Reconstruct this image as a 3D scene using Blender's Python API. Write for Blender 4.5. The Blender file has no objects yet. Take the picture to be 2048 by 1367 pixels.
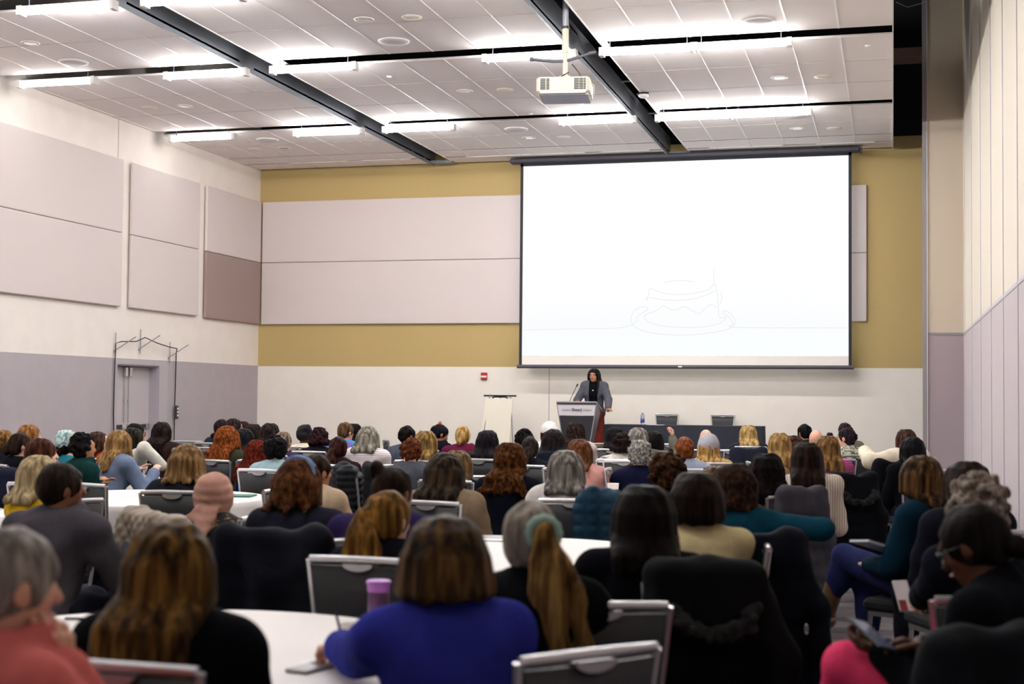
import bpy, math, random
import numpy as np
from mathutils import Vector, Matrix
sc = bpy.context.scene
COL = sc.collection
R_ = math.radians
random.seed(7)

# ------------------------------------------------------------------ camera
FPX, PW, PH = 2844.0, 2048.0, 1367.0
YAW, PITCH, ROLL, EYE = 15.0, 2.2, 0.5, 1.55
def _cam_axes():
    y, p, r = R_(YAW), R_(PITCH), R_(ROLL)
    f = Vector((-math.sin(y)*math.cos(p), math.cos(y)*math.cos(p), math.sin(p)))
    rt = Vector((math.cos(y), math.sin(y), 0)); up = rt.cross(f)
    return math.cos(r)*rt + math.sin(r)*up, -math.sin(r)*rt + math.cos(r)*up, f
CR, CU, CF = _cam_axes()
cd = bpy.data.cameras.new('camera'); cam = bpy.data.objects.new('camera', cd); COL.objects.link(cam)
cd.sensor_width = 36.0; cd.lens = FPX/PW*36.0
cam.matrix_world = Matrix(((CR.x, CU.x, -CF.x, 0), (CR.y, CU.y, -CF.y, 0), (CR.z, CU.z, -CF.z, EYE), (0, 0, 0, 1)))
cd.dof.use_dof = True; cd.dof.focus_distance = 19.0; cd.dof.aperture_fstop = 3.0
cd.clip_start = .05; cd.clip_end = 200
sc.camera = cam

def proj(P):
    d = Vector(P) - Vector((0, 0, EYE)); z = d.dot(CF)
    return PW/2 + FPX*d.dot(CR)/z, PH/2 - FPX*d.dot(CU)/z
def _ray(x, y): return CF + (x-PW/2)/FPX*CR - (y-PH/2)/FPX*CU
def on_z(x, y, z):
    r = _ray(x, y); t = (z-EYE)/r.z; return Vector((0, 0, EYE)) + t*r
def on_y(x, y, Y):
    r = _ray(x, y); t = Y/r.y; return Vector((0, 0, EYE)) + t*r
def on_x(x, y, X):
    r = _ray(x, y); t = X/r.x; return Vector((0, 0, EYE)) + t*r

# ------------------------------------------------------------------ world, exposure
w = bpy.data.worlds.new('world'); sc.world = w; w.use_nodes = True
w.node_tree.nodes['Background'].inputs[0].default_value = (.02, .02, .024, 1)
w.node_tree.nodes['Background'].inputs[1].default_value = .5
sc.view_settings.view_transform = 'Standard'; sc.view_settings.look = 'None'
sc.view_settings.gamma = 1.0; sc.view_settings.use_curve_mapping = False
sc.view_settings.exposure = 2.68
sc.cycles.use_denoising = True
sc.cycles.max_bounces = 8; sc.cycles.diffuse_bounces = 5; sc.cycles.glossy_bounces = 3
sc.cycles.sample_clamp_indirect = 8.0
TUBE = 19.0        # radiance of the fluorescent diffusers
TUBE_COL = (.985, .99, 1.0)
SCREEN = 1.06/2**2.68      # radiance of the projected picture

# ------------------------------------------------------------------ materials
MATS = {}
def srgb(c):
    if isinstance(c, str):
        c = c.lstrip('#'); c = [int(c[i:i+2], 16)/255 for i in (0, 2, 4)]
    return tuple((v/12.92 if v <= .04045 else ((v+.055)/1.055)**2.4) for v in c)
def mat(name, color, rough=.8, metal=0.0, noise=0.0, scale=20.0, bump=0.0, bscale=None, spec=.5, emit=None, estr=0.0, stretch=(1, 1, 1), sheen=0.0, alpha=1.0, trans=0.0, col2=None, fac=(.4, .6)):
    if name in MATS: return MATS[name]
    m = bpy.data.materials.new(name); m.use_nodes = True; nt = m.node_tree; N = nt.nodes; L = nt.links
    b = N['Principled BSDF']; c = (*srgb(color), 1)
    b.inputs['Base Color'].default_value = c; b.inputs['Roughness'].default_value = rough
    b.inputs['Metallic'].default_value = metal; b.inputs['Specular IOR Level'].default_value = spec
    if sheen: b.inputs['Sheen Weight'].default_value = sheen; b.inputs['Sheen Roughness'].default_value = .6
    if trans: b.inputs['Transmission Weight'].default_value = trans
    if emit: b.inputs['Emission Color'].default_value = (*srgb(emit), 1); b.inputs['Emission Strength'].default_value = estr
    if noise or bump or col2:
        tc = N.new('ShaderNodeTexCoord'); mp = N.new('ShaderNodeMapping'); mp.inputs['Scale'].default_value = stretch
        L.new(tc.outputs['Object'], mp.inputs[0])
        if noise or col2:
            nz = N.new('ShaderNodeTexNoise'); nz.inputs['Scale'].default_value = scale; nz.inputs['Detail'].default_value = 5
            L.new(mp.outputs[0], nz.inputs['Vector'])
            cr = N.new('ShaderNodeValToRGB'); cr.color_ramp.elements[0].position = fac[0]; cr.color_ramp.elements[1].position = fac[1]
            if col2: c2 = (*srgb(col2), 1); cr.color_ramp.elements[0].color = c2; cr.color_ramp.elements[1].color = c
            else:
                cr.color_ramp.elements[0].color = (*[v*(1-noise) for v in c[:3]], 1)
                cr.color_ramp.elements[1].color = (*[min(1, v*(1+noise)) for v in c[:3]], 1)
            L.new(nz.outputs[0], cr.inputs[0]); L.new(cr.outputs[0], b.inputs['Base Color'])
        if bump:
            n2 = N.new('ShaderNodeTexNoise'); n2.inputs['Scale'].default_value = bscale or scale; n2.inputs['Detail'].default_value = 6
            L.new(mp.outputs[0], n2.inputs['Vector'])
            bp = N.new('ShaderNodeBump'); bp.inputs['Strength'].default_value = bump; bp.inputs['Distance'].default_value = .01
            L.new(n2.outputs[0], bp.inputs['Height']); L.new(bp.outputs[0], b.inputs['Normal'])
    MATS[name] = m; return m
def hair_mat(c1, c2, kind='straight'):
    """c1 base colour of the strands, c2 the lighter strands among them"""
    name = 'hair_%s_%s_%s' % (c1, c2, kind)
    if name in MATS: return MATS[name]
    m = bpy.data.materials.new(name); m.use_nodes = True; nt = m.node_tree; N = nt.nodes; L = nt.links
    b = N['Principled BSDF']; b.inputs['Roughness'].default_value = .5 if kind == 'straight' else .7
    b.inputs['Specular IOR Level'].default_value = .05
    tc = N.new('ShaderNodeTexCoord'); mp = N.new('ShaderNodeMapping'); L.new(tc.outputs['Object'], mp.inputs[0])
    mp.inputs['Scale'].default_value = (1, 1, .09) if kind == 'straight' else (1, 1, .6)
    n1 = N.new('ShaderNodeTexNoise'); n1.inputs['Scale'].default_value = 38 if kind == 'straight' else 45; n1.inputs['Detail'].default_value = 4
    L.new(mp.outputs[0], n1.inputs['Vector'])
    cr = N.new('ShaderNodeValToRGB'); e = cr.color_ramp.elements
    e[0].position = .36; e[1].position = .68
    a, c = srgb(c1), srgb(c2)
    e[0].color = (*[v*.75 for v in a], 1); e[1].color = (*c, 1)
    x = e.new(.52); x.color = (*[(u*.7+v*.3) for u, v in zip(a, c)], 1)
    L.new(n1.outputs[0], cr.inputs[0]); L.new(cr.outputs[0], b.inputs['Base Color'])
    n2 = N.new('ShaderNodeTexNoise'); n2.inputs['Scale'].default_value = 120 if kind == 'straight' else 80
    L.new(mp.outputs[0], n2.inputs['Vector'])
    bp = N.new('ShaderNodeBump'); bp.inputs['Strength'].default_value = .5; bp.inputs['Distance'].default_value = .008
    L.new(n2.outputs[0], bp.inputs['Height']); L.new(bp.outputs[0], b.inputs['Normal'])
    MATS[name] = m; return m
def wave_mat(name, c1, c2, scale, axis='Z', rough=.9, lo=.45, hi=.55, dist=0.0):
    if name in MATS: return MATS[name]
    m = bpy.data.materials.new(name); m.use_nodes = True; N = m.node_tree.nodes; L = m.node_tree.links
    b = N['Principled BSDF']; b.inputs['Roughness'].default_value = rough
    tc = N.new('ShaderNodeTexCoord'); wv = N.new('ShaderNodeTexWave'); wv.bands_direction = axis
    wv.inputs['Scale'].default_value = scale; wv.inputs['Distortion'].default_value = dist
    L.new(tc.outputs['Object'], wv.inputs['Vector'])
    cr = N.new('ShaderNodeValToRGB'); e = cr.color_ramp.elements; e[0].position = lo; e[1].position = hi
    e[0].color = (*srgb(c1), 1); e[1].color = (*srgb(c2), 1)
    L.new(wv.outputs[0], cr.inputs[0]); L.new(cr.outputs[0], b.inputs['Base Color'])
    MATS[name] = m; return m
def emit_mat(name, color, strength):
    if name in MATS: return MATS[name]
    m = bpy.data.materials.new(name); m.use_nodes = True; N = m.node_tree.nodes
    N.remove(N['Principled BSDF']); e = N.new('ShaderNodeEmission')
    e.inputs[0].default_value = (*color, 1); e.inputs[1].default_value = strength
    m.node_tree.links.new(e.outputs[0], N['Material Output'].inputs[0]); MATS[name] = m; return m

# ------------------------------------------------------------------ objects and meshes
def setp(o, label=None, cat=None, group=None, kind=None):
    if label: o['label'] = label
    if cat: o['category'] = cat
    if group: o['group'] = group
    if kind: o['kind'] = kind
    return o
def empty(name, loc=(0, 0, 0), rz=0.0, label=None, cat=None, group=None, kind=None):
    o = bpy.data.objects.new(name, None); COL.objects.link(o); o.location = loc; o.rotation_euler = (0, 0, rz)
    o.empty_display_size = .1
    return setp(o, label, cat, group, kind)
def link(name, me, m=None, parent=None, smooth=None):
    o = bpy.data.objects.new(name, me); COL.objects.link(o)
    if m is not None and not me.materials: me.materials.append(m)
    if parent is not None: o.parent = parent
    return o
def np_mesh(name, V, F, smooth=True):
    me = bpy.data.meshes.new(name); V = np.asarray(V, np.float32); F = np.asarray(F, np.int32)
    me.vertices.add(len(V)); me.vertices.foreach_set('co', V.ravel())
    k = F.shape[1]; me.loops.add(F.size); me.loops.foreach_set('vertex_index', F.ravel())
    me.polygons.add(len(F)); me.polygons.foreach_set('loop_start', np.arange(0, F.size, k, dtype=np.int32))
    me.polygons.foreach_set('use_smooth', np.full(len(F), smooth)); me.update(calc_edges=True); me.validate(); return me
class MB:
    """collects simple solids into one mesh"""
    def __init__(s): s.v = []; s.f = []; s.sm = []
    def add(s, vs, fs, smooth=False):
        n = len(s.v); s.v += [tuple(v) for v in vs]; s.f += [tuple(i+n for i in f) for f in fs]; s.sm += [smooth]*len(fs); return s
    def box(s, x0, x1, y0, y1, z0, z1, M=None, bev=0.0):
        if bev: return s.rbox(x0, x1, y0, y1, z0, z1, bev, M)
        vs = [Vector((x, y, z)) for x in (x0, x1) for y in (y0, y1) for z in (z0, z1)]
        if M: vs = [M @ v for v in vs]
        return s.add(vs, [(0, 1, 3, 2), (4, 6, 7, 5), (0, 4, 5, 1), (2, 3, 7, 6), (0, 2, 6, 4), (1, 5, 7, 3)])
    def rbox(s, x0, x1, y0, y1, z0, z1, b, M=None):
        """box with all edges chamfered by b, in three rings of eight"""
        def ring(z, i):
            return [Vector(p) for p in ((x0+i+b, y0+i, z), (x1-i-b, y0+i, z), (x1-i, y0+i+b, z), (x1-i, y1-i-b, z), (x1-i-b, y1-i, z), (x0+i+b, y1-i, z), (x0+i, y1-i-b, z), (x0+i, y0+i+b, z))]
        rs = [ring(z0, b*.7), ring(z0+b, 0), ring(z1-b, 0), ring(z1, b*.7)]
        vs = [v for r in rs for v in r]
        if M: vs = [M @ v for v in vs]
        fs = [tuple(range(7, -1, -1)), tuple(range(24, 32))]
        for r in range(3):
            for i in range(8):
                j = (i+1) % 8; fs.append((r*8+i, r*8+j, r*8+8+j, r*8+8+i))
        return s.add(vs, fs)
    def tube(s, pts, r, n=10, cap=True, flat=1.0):
        pts = [Vector(p) for p in pts]; rr = r if isinstance(r, (list, tuple)) else [r]*len(pts)
        vs = []; up = None
        for i, p in enumerate(pts):
            t = (pts[min(i+1, len(pts)-1)] - pts[max(i-1, 0)]).normalized()
            if up is None: up = Vector((0, 0, 1)) if abs(t.z) < .9 else Vector((0, 1, 0))
            a = t.cross(up).normalized(); b = a.cross(t).normalized(); up = b
            vs += [p + rr[i]*(math.cos(2*math.pi*k/n)*a + flat*math.sin(2*math.pi*k/n)*b) for k in range(n)]
        fs = [(i*n+k, i*n+(k+1) % n, (i+1)*n+(k+1) % n, (i+1)*n+k) for i in range(len(pts)-1) for k in range(n)]
        s.add(vs, fs, True)
        if cap: s.add(vs[:n], [tuple(range(n-1, -1, -1))]); s.add(vs[-n:], [tuple(range(n))])
        return s
    def lathe(s, prof, c=(0, 0, 0), n=24, M=None, smooth=True):
        vs = []; c = Vector(c)
        for (r, z) in prof: vs += [c + Vector((r*math.cos(2*math.pi*k/n), r*math.sin(2*math.pi*k/n), z)) for k in range(n)]
        if M: vs = [M @ v for v in vs]
        fs = [(i*n+k, i*n+(k+1) % n, (i+1)*n+(k+1) % n, (i+1)*n+k) for i in range(len(prof)-1) for k in range(n)]
        return s.add(vs, fs, smooth)
    def prism(s, poly, y0, y1, M=None):
        """polygon of (x, z) pushed from y0 to y1"""
        n = len(poly); vs = [Vector((x, y0, z)) for x, z in poly] + [Vector((x, y1, z)) for x, z in poly]
        if M: vs = [M @ v for v in vs]
        fs = [tuple(range(n)), tuple(range(2*n-1, n-1, -1))] + [(i, i+n, (i+1) % n + n, (i+1) % n) for i in range(n)]
        return s.add(vs, fs)
    def mesh(s, name):
        me = bpy.data.meshes.new(name); me.from_pydata(s.v, [], s.f); me.polygons.foreach_set('use_smooth', s.sm)
        me.update(); return me
    def obj(s, name, m, parent=None): return link(name, s.mesh(name), m, parent)
def copy_tree(o, label=None, group=None):
    c = o.copy(); COL.objects.link(c)
    if label: c['label'] = label
    if group: c['group'] = group
    for ch in o.children:
        d = ch.copy(); COL.objects.link(d); d.parent = c
        for g in ch.children:
            e = g.copy(); COL.objects.link(e); e.parent = d
    return c
def structure(name, mb, m): o = mb.obj(name, m); o['kind'] = 'structure'; return o
# ------------------------------------------------------------------ the room
XL, XR, YB, YF, ZC = -12.38, 1.1, 26.4, -6.0, 6.08
DOOR = (20.97, 22.36, 2.03)
M_white = mat('wall paint warm white', '#ece3da', .85, noise=.015, scale=3)
M_grey = mat('wainscot grey paint', '#b0a7aa', .8, noise=.02, scale=4)
M_ochre = mat('ochre wall covering', '#bda46c', .8, noise=.03, scale=60, bump=.1, bscale=200)
M_black = mat('plenum black paint', '#0c0c16', .95)
M_base = mat('grey rubber base', '#6e666c', .6)
M_panel = mat('beige fabric panel', '#d6cac6', .95, noise=.02, scale=150, bump=.15, bscale=300)
M_panel2 = mat('taupe fabric panel', '#a08a85', .95, noise=.04, scale=150, bump=.15, bscale=300)
M_tile = mat('ceiling tile', '#ebe3e0', .95, noise=.015, scale=90, bump=.05, bscale=200)
M_tbar = mat('ceiling grid enamel', '#f2efee', .25, spec=.6)
M_metal = mat('brushed aluminium', '#c9c9cd', .3, metal=1.0)
M_steel = mat('painted steel grey', '#8b8b92', .45, metal=.35)
M_white_pl = mat('white plastic', '#ece8e4', .5)
M_black_pl = mat('black plastic', '#17171b', .45)

# carpet planks
def carpet():
    m = bpy.data.materials.new('grey carpet planks'); m.use_nodes = True; N = m.node_tree.nodes; L = m.node_tree.links
    b = N['Principled BSDF']; b.inputs['Roughness'].default_value = 1; b.inputs['Specular IOR Level'].default_value = .1
    tc = N.new('ShaderNodeTexCoord'); bk = N.new('ShaderNodeTexBrick'); L.new(tc.outputs['Object'], bk.inputs['Vector'])
    bk.inputs['Scale'].default_value = 1; bk.inputs['Brick Width'].default_value = 1.0; bk.inputs['Row Height'].default_value = .25
    bk.inputs['Mortar Size'].default_value = .002; bk.inputs['Color1'].default_value = (0, 0, 0, 1); bk.inputs['Color2'].default_value = (1, 1, 1, 1)
    bk.inputs['Mortar'].default_value = (.4, .4, .4, 1)
    mp = N.new('ShaderNodeMapping'); mp.inputs['Scale'].default_value = (6, 90, 1); L.new(tc.outputs['Object'], mp.inputs[0])
    nz = N.new('ShaderNodeTexNoise'); nz.inputs['Scale'].default_value = 1.5; nz.inputs['Detail'].default_value = 4; L.new(mp.outputs[0], nz.inputs['Vector'])
    mx = N.new('ShaderNodeMix'); mx.data_type = 'RGBA'; mx.inputs[0].default_value = .55
    L.new(bk.outputs['Color'], mx.inputs[6]); L.new(nz.outputs[0], mx.inputs[7])
    cr = N.new('ShaderNodeValToRGB'); e = cr.color_ramp.elements; e[0].position = .22; e[1].position = .74
    e[0].color = (*srgb('#47434a'), 1); e[1].color = (*srgb('#8f8a8b'), 1)
    L.new(mx.outputs[2], cr.inputs[0]); L.new(cr.outputs[0], b.inputs['Base Color']); return m
structure('floor', MB().box(XL-.2, XR+.2, YF-.2, YB+.2, -.1, 0), carpet())

# left wall with the double door opening
wl = MB(); d0, d1, dz = DOOR
wl.box(XL-.25, XL, YF, d0, 2.13, 8.2).box(XL-.25, XL, d0, d1, 2.13, 8.2).box(XL-.25, XL, d1, YB, 2.13, 8.2)
structure('wall_left', wl, M_white)
wg = MB(); wg.box(XL-.25, XL, YF, d0, 0, 2.13).box(XL-.25, XL, d1, YB, 0, 2.13).box(XL-.25, XL, d0, d1, dz, 2.13)
structure('wall_left.001', wg, M_grey)
structure('baseboard_left', MB().box(XL, XL+.012, YF, d0-.08, 0, .1).box(XL, XL+.012, d1+.08, YB, 0, .1), M_base)
structure('trim_1', MB().box(XL, XL+.004, 20.9, 20.915, 5.42, ZC), M_grey)
# back wall
structure('wall_back', MB().box(XL-.2, XR+.4, YB, YB+.2, 0, 2.12), mat('back wall paint', '#efe7dc', .85, noise=.012, scale=3))
structure('wall_back.001', MB().box(XL-.2, XR+.4, YB, YB+.2, 2.12, 6.3), M_ochre)
structure('baseboard_back', MB().box(XL, .6, YB-.012, YB, 0, .12), M_base)
structure('trim_2', MB().box(-6.34, -6.325, YB-.003, YB, .12, 2.12), M_grey)
structure('wall_front', MB().box(XL-.2, XR+.4, YF-.2, YF, 0, 8.2), M_white)
# right wall of tall folding panels: one face below the seam line, one above
seam = [23.9, 23.41, 21.35, 19.2, 17.2, 15.35, 13.6, 11.8, 10, 8.1, 6.2, 4.3, 2.4, .5, -1.4, -3.3, YF]
M_plow = mat('mauve partition fabric', '#cabfc1', .9, noise=.02, scale=120, bump=.1, bscale=300)
M_phigh = mat('cream partition fabric', '#eae1d0', .9, noise=.02, scale=120, bump=.1, bscale=300)
M_cap = mat('partition seam strip', '#cfcad2', .35, metal=.3)
structure('wall_right', MB().box(XR, XR+.2, YF, 23.9, 0, 2.62), M_plow)
structure('wall_right.001', MB().box(XR, XR+.2, YF, 23.9, 2.62, 8.2), M_phigh)
tr = MB().box(XR-.006, XR, YF, 23.9, 2.60, 2.64)
for y in seam[1:-1]:
    tr.box(XR-.008, XR, y-.02, y-.012, 0, 8.2).box(XR-.008, XR, y+.012, y+.02, 0, 8.2)
structure('trim_3', tr, M_cap)
structure('trim_4', MB().box(XR-.003, XR, 23.405, 23.42, 0, 8.2), M_black_pl)
# the return that closes the partition in front of the back wall
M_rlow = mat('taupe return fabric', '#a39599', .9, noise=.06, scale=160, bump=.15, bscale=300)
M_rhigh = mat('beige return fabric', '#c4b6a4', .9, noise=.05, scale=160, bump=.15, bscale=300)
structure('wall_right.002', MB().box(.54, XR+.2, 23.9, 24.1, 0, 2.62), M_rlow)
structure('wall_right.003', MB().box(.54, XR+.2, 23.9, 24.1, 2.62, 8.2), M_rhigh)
structure('trim_5', MB().box(.47, .535, 23.88, 24.12, 0, 8.2).box(.54, XR, 23.892, 23.9, 2.6, 2.64), mat('grey jamb', '#8d8687', .5))
structure('trim_6', MB().box(.535, .548, 23.87, 23.9, 0, 8.2), M_cap)

# ceiling: three bays of tiles cut by cross slots, two lengthwise channels, a black void above
SLOTS = [(-3.4, -3.0), (.9, 1.3), (5.2, 5.62), (9.7, 10.12), (14.2, 14.68), (17.65, 18.1), (22.05, 22.42), (24.88, 24.97), (25.6, 25.7)]
BAYS = [(XL, -8.62), (-8.22, -4.0), (-3.62, 0.0)]
YE = 26.25
rows = []; y = YF
for a, b in SLOTS: rows.append((y, a)); y = b
rows.append((y, YE))
ce = MB()
for x0, x1 in BAYS:
    for a, b in rows: ce.box(x0, x1, a, b, ZC, ZC+.03)
structure('ceiling', ce, M_tile)
pl = MB()
pl.box(XL, XR+.2, YF, YB, 8.2, 8.3).box(XL, XR+.2, YB-.01, YB, 6.3, 8.2)
structure('ceiling.001', pl, M_black)
# grid bars
gb = MB(); gc = MB()
lines = [[-9.2, -9.83, -10.44, -11.05, -11.68, -12.3], [-7.7, -7.07, -6.45, -5.84, -5.23, -4.61], [-3.05, -2.45, -1.855, -1.235, -.63]]
for (x0, x1), ls in zip(BAYS, lines):
    for x in ls:
        for a, b in rows: gb.box(x-.008, x+.008, a, b, ZC-.005, ZC)
    for a, b in rows:
        n = max(1, round((b-a)/1.4)) if b-a > 1.0 else 1
        for i in range(1, n): yy = a+(b-a)*i/n; gc.box(x0, x1, yy-.006, yy+.006, ZC-.003, ZC)
structure('trim_7', gb, M_tbar)
structure('trim_8', gc, mat('ceiling cross joint', '#b5abaa', .8))
# channel sides, slot lips, edge fascia
ch = MB()
for x in (-8.62, -4.0): ch.box(x-.02, x, YF, YE, ZC-.06, ZC+.32)
structure('trim_9', ch, mat('channel side metal', '#8f9299', .4, metal=.5))
fs = MB().box(0, .015, YF, YE, ZC-.03, ZC+.25).box(-8.22, -8.205, YF, YE, ZC-.01, ZC+.12).box(-3.62, -3.605, YF, YE, ZC-.01, ZC+.12)
structure('trim_10', fs, M_tbar)
sd = MB()
for a, b in SLOTS:
    for x0, x1 in BAYS: sd.box(x0, x1, a-.01, b+.01, ZC+.22, ZC+.25)
structure('trim_11', sd, mat('slot liner', '#2b2830', .7))
br = MB()
for y in (19.3, 21.1, 23.6): br.box(-3.98, -3.62, y-.01, y+.01, ZC+.25, ZC+.27).box(-8.6, -8.22, y-.01, y+.01, ZC+.25, ZC+.27)
structure('trim_12', br, M_steel)
structure('trim_13', MB().box(-4.0, -3.6, 26.0, 26.25, ZC-.03, ZC+.02).box(-8.62, -8.2, 26.0, 26.25, ZC-.03, ZC+.02), mat('channel end plate', '#8f9299', .4, metal=.5))
# thin air slots inserts
ins = MB()
for (x0, x1), parts in zip(BAYS, (((-11.4, -10.2), (-9.9, -8.9)), ((-7.8, -5.5), (-5.2, -4.3)), ((-3.2, -1.9), (-1.3, -.3)))):
    for a, b in parts: ins.box(a, b, 25.62, 25.69, ZC-.01, ZC+.01)
structure('trim_14', ins, M_tbar)
# beam and cables up in the void at the right
structure('trim_15', MB().box(.02, .6, 24.4, 25.0, 7.28, 7.42), mat('rust primer beam', '#6b5046', .7))
for i, pts in enumerate(([(0.05, 18, 6.7), (.25, 18.3, 6.75), (.5, 18.6, 7.1)], [(0.05, 20, 7.0), (.2, 20, 6.92), (.45, 20.1, 7.0)], [(.1, 16.5, 6.6), (.3, 16.6, 6.85), (.46, 16.7, 7.4)])):
    o = MB().tube(pts, .006, 6).obj('ceiling_cable', mat('grey cable', '#7c7a80', .6)); setp(o, 'thin grey cable sagging in the dark gap beside the ceiling edge', 'cable', 'cables in the dark ceiling gap')

# fabric panels on the walls
def panel(name, box, m, label, seam_z=None, grp='fabric wall panels'):
    o = MB().box(*box, bev=.012).obj(name, m); setp(o, label, 'wall panel')
    return o
PT = .075
def lpanel(y0, y1, z0, z1, m, label): return panel('acoustic_panel', (XL+.021, XL+PT, y0, y1, z0, z1), m, label)
lpanel(16.05, 20.98, 4.205, 5.42, M_panel, 'beige fabric panel highest at the left edge of the wide pair')
lpanel(16.05, 20.98, 2.98, 4.195, M_panel, 'beige fabric panel lower half of the wide pair at far left')
lpanel(21.27, 23.68, 4.205, 5.42, M_panel, 'beige fabric panel upper square above the double door')
lpanel(21.27, 23.68, 2.98, 4.195, M_panel, 'beige fabric panel lower square directly above the double door')
lpanel(23.96, YB-.1, 4.205, 5.42, M_panel, 'beige fabric panel above the dark taupe one')
lpanel(23.96, YB-.1, 2.96, 4.195, M_panel2, 'dark taupe fabric panel near the back corner of the left wall')
for z0, z1, t in ((2.96, 4.195, 'lower'), (4.205, 5.43, 'upper')):
    panel('acoustic_panel', (XL+.08, -.45, YB-PT, YB-.021, z0, z1), M_panel, 'long pale fabric panel, %s one, across the ochre back wall' % t)

# double door
dr = empty('door_1', (XL, 0, 0), kind='structure')
M_door = mat('door paint', '#bfb5b8', .5); M_frame = mat('door frame paint', '#b3abb1', .45)
f = MB(); a, b = d0-.06, d1+.3
f.box(0, .03, d0-.07, d0, 0, dz+.08).box(0, .03, d1, d1+.3, 0, dz+.08).box(0, .03, d0, d1, dz, dz+.08)
f.box(-.25, 0, d1-.012, d1-.001, 0, dz-.02).box(-.25, 0, d0+.001, d0+.012, 0, dz-.02).box(-.25, 0, d0, d1, dz-.02, dz-.001).box(-.26, -.25, d0, d1, 0, dz)
f.obj('door_frame', M_frame, dr)
mid = (d0+d1)/2 - .1
for k, (ya, yb) in enumerate(((d0+.01, mid-.004), (mid+.004, d1-.01))):
    lf = MB().box(-.2, -.16, ya, yb, .01, dz-.03, bev=.004).obj('door_leaf', M_door, dr)
    MB().box(-.16, -.11, ya+.08, yb-.08, .96, 1.02, bev=.008).obj('push_bar', mat('bar black metal', '#3a3842', .4, metal=.5), lf)
    MB().box(-.16, -.105, ya+.05, ya+.17, .95, 1.03, bev=.008).box(-.16, -.105, yb-.17, yb-.05, .95, 1.03, bev=.008).obj('bar_housing', M_metal, lf)
    yr = mid + (-.07 if k == 0 else .07)
    MB().tube([(-.14, yr, 1.05), (-.14, yr, dz-.2)], .008).tube([(-.14, yr, 1.4), (-.14, yr, 1.44)], .02).obj('latch_rod', M_metal, lf)
    MB().box(-.16, -.09, yr-.035, yr+.035, dz-.2, dz-.04, bev=.01).obj('latch_box', M_metal, lf)
# antenna brackets and cable over the door, control box
M_brk = mat('bracket grey', '#9b989c', .5, metal=.3)
for (y, z0, z1, zz, lb) in ((20.9, 2.16, 2.55, 2.42, 'left of the three'), (21.70, 2.22, 2.64, 2.46, 'middle one of the three'), (22.72, 2.10, 2.46, 2.38, 'right of the three')):
    e = empty('wall_bracket', (XL, y, z0), 0, 'thin grey forked rod bracket over the door, ' + lb, 'bracket')
    MB().tube([(.03, 0, 0), (.03, 0, z1-z0)], .008, 8).box(0, .03, -.02, .02, .06, .1).obj('rod', M_brk, e)
    MB().tube([(.03, 0, .1), (.34, .1, .32)], .008, 8).obj('fork', M_brk, e)
cb = MB().tube([(XL+.1, 20.86, .02), (XL+.03, 20.87, 1.2), (XL+.04, 20.88, 2.37), (XL+.1, 20.95, 2.4), (XL+.12, 21.4, 2.42), (XL+.1, 21.72, 2.5), (XL+.12, 22.1, 2.42), (XL+.12, 22.5, 2.37), (XL+.1, 22.85, 2.35), (XL+.04, 22.93, 2.27), (XL+.03, 22.93, 1.3), (XL+.03, 22.93, .3), (XL+.15, 22.95, .02)], .009, 8).obj('wall_cable', M_black_pl)
setp(cb, 'black cable looping over the grey double door on brackets', 'cable')
e = empty('control_box', (XL, 22.93, 1.1), 0, 'small dark control box with buttons hanging on wall by the door', 'control box')
MB().box(.04, .09, -.04, .04, 0, .24, bev=.008).obj('case', mat('box dark', '#3c3a44', .5), e)
for k in range(3): MB().box(.09, .096, -.022, .022, .05+.06*k, .08+.06*k).obj('button', M_white_pl, e)

# tube lights under the slots
M_tube = emit_mat('fluorescent diffuser', TUBE_COL, TUBE)
DIM = {yy: emit_mat('dimmed diffuser %g' % k_, TUBE_COL, TUBE*k_) for yy, k_ in ((1.0, .2), (5.3, .62), (9.82, .8), ('end', .2))}
def tube_light():
    e = empty('tube_light')
    d = MB(); n = 12; prof = [(.05*math.cos(-R_(14)+R_(208)*k/n), -.012-.045*math.sin(-R_(14)+R_(208)*k/n)) for k in range(n+1)]
    vs = [(x, p, q) for x in (-.57, .57) for p, q in prof]
    d.add(vs, [(k, k+1, n+2+k, n+1+k) for k in range(n)]); d.add(vs[:n+1], [tuple(range(n, -1, -1))]); d.add(vs[n+1:], [tuple(range(n+1))])
    d.obj('diffuser', M_tube, e)
    MB().box(-.63, .63, -.03, .03, .022, .04).box(-.63, -.57, -.062, .062, -.068, .04).box(.57, .63, -.062, .062, -.068, .04).obj('housing', M_white_pl, e)
    MB().box(-.5, -.49, -.005, .005, .03, .3).box(.49, .5, -.005, .005, .03, .3).box(-.5, .5, -.005, .005, .03, .04).obj('hanger', M_steel, e)
    return e
TX = [-11.52, -9.18, -7.58, -4.56, -3.0, -1.83]
rown = {5.3: 'fifth', 9.82: 'fourth', 14.33: 'third', 17.77: 'second', 22.2: 'nearest to the screen'}
proto = tube_light(); first = True; DMESH = {}; DFULL = [q for q in proto.children if q.name.startswith('diffuser')][0].data
for yy, m_ in DIM.items():
    d_ = [q for q in proto.children if q.name.startswith('diffuser')][0].data.copy(); d_.materials.clear(); d_.materials.append(m_); DMESH[yy] = d_
posn = ['at the left wall', 'left of the first dark channel', 'right of the first dark channel', 'left of the second dark channel', 'right of the second dark channel', 'end one of the joined pair']
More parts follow.
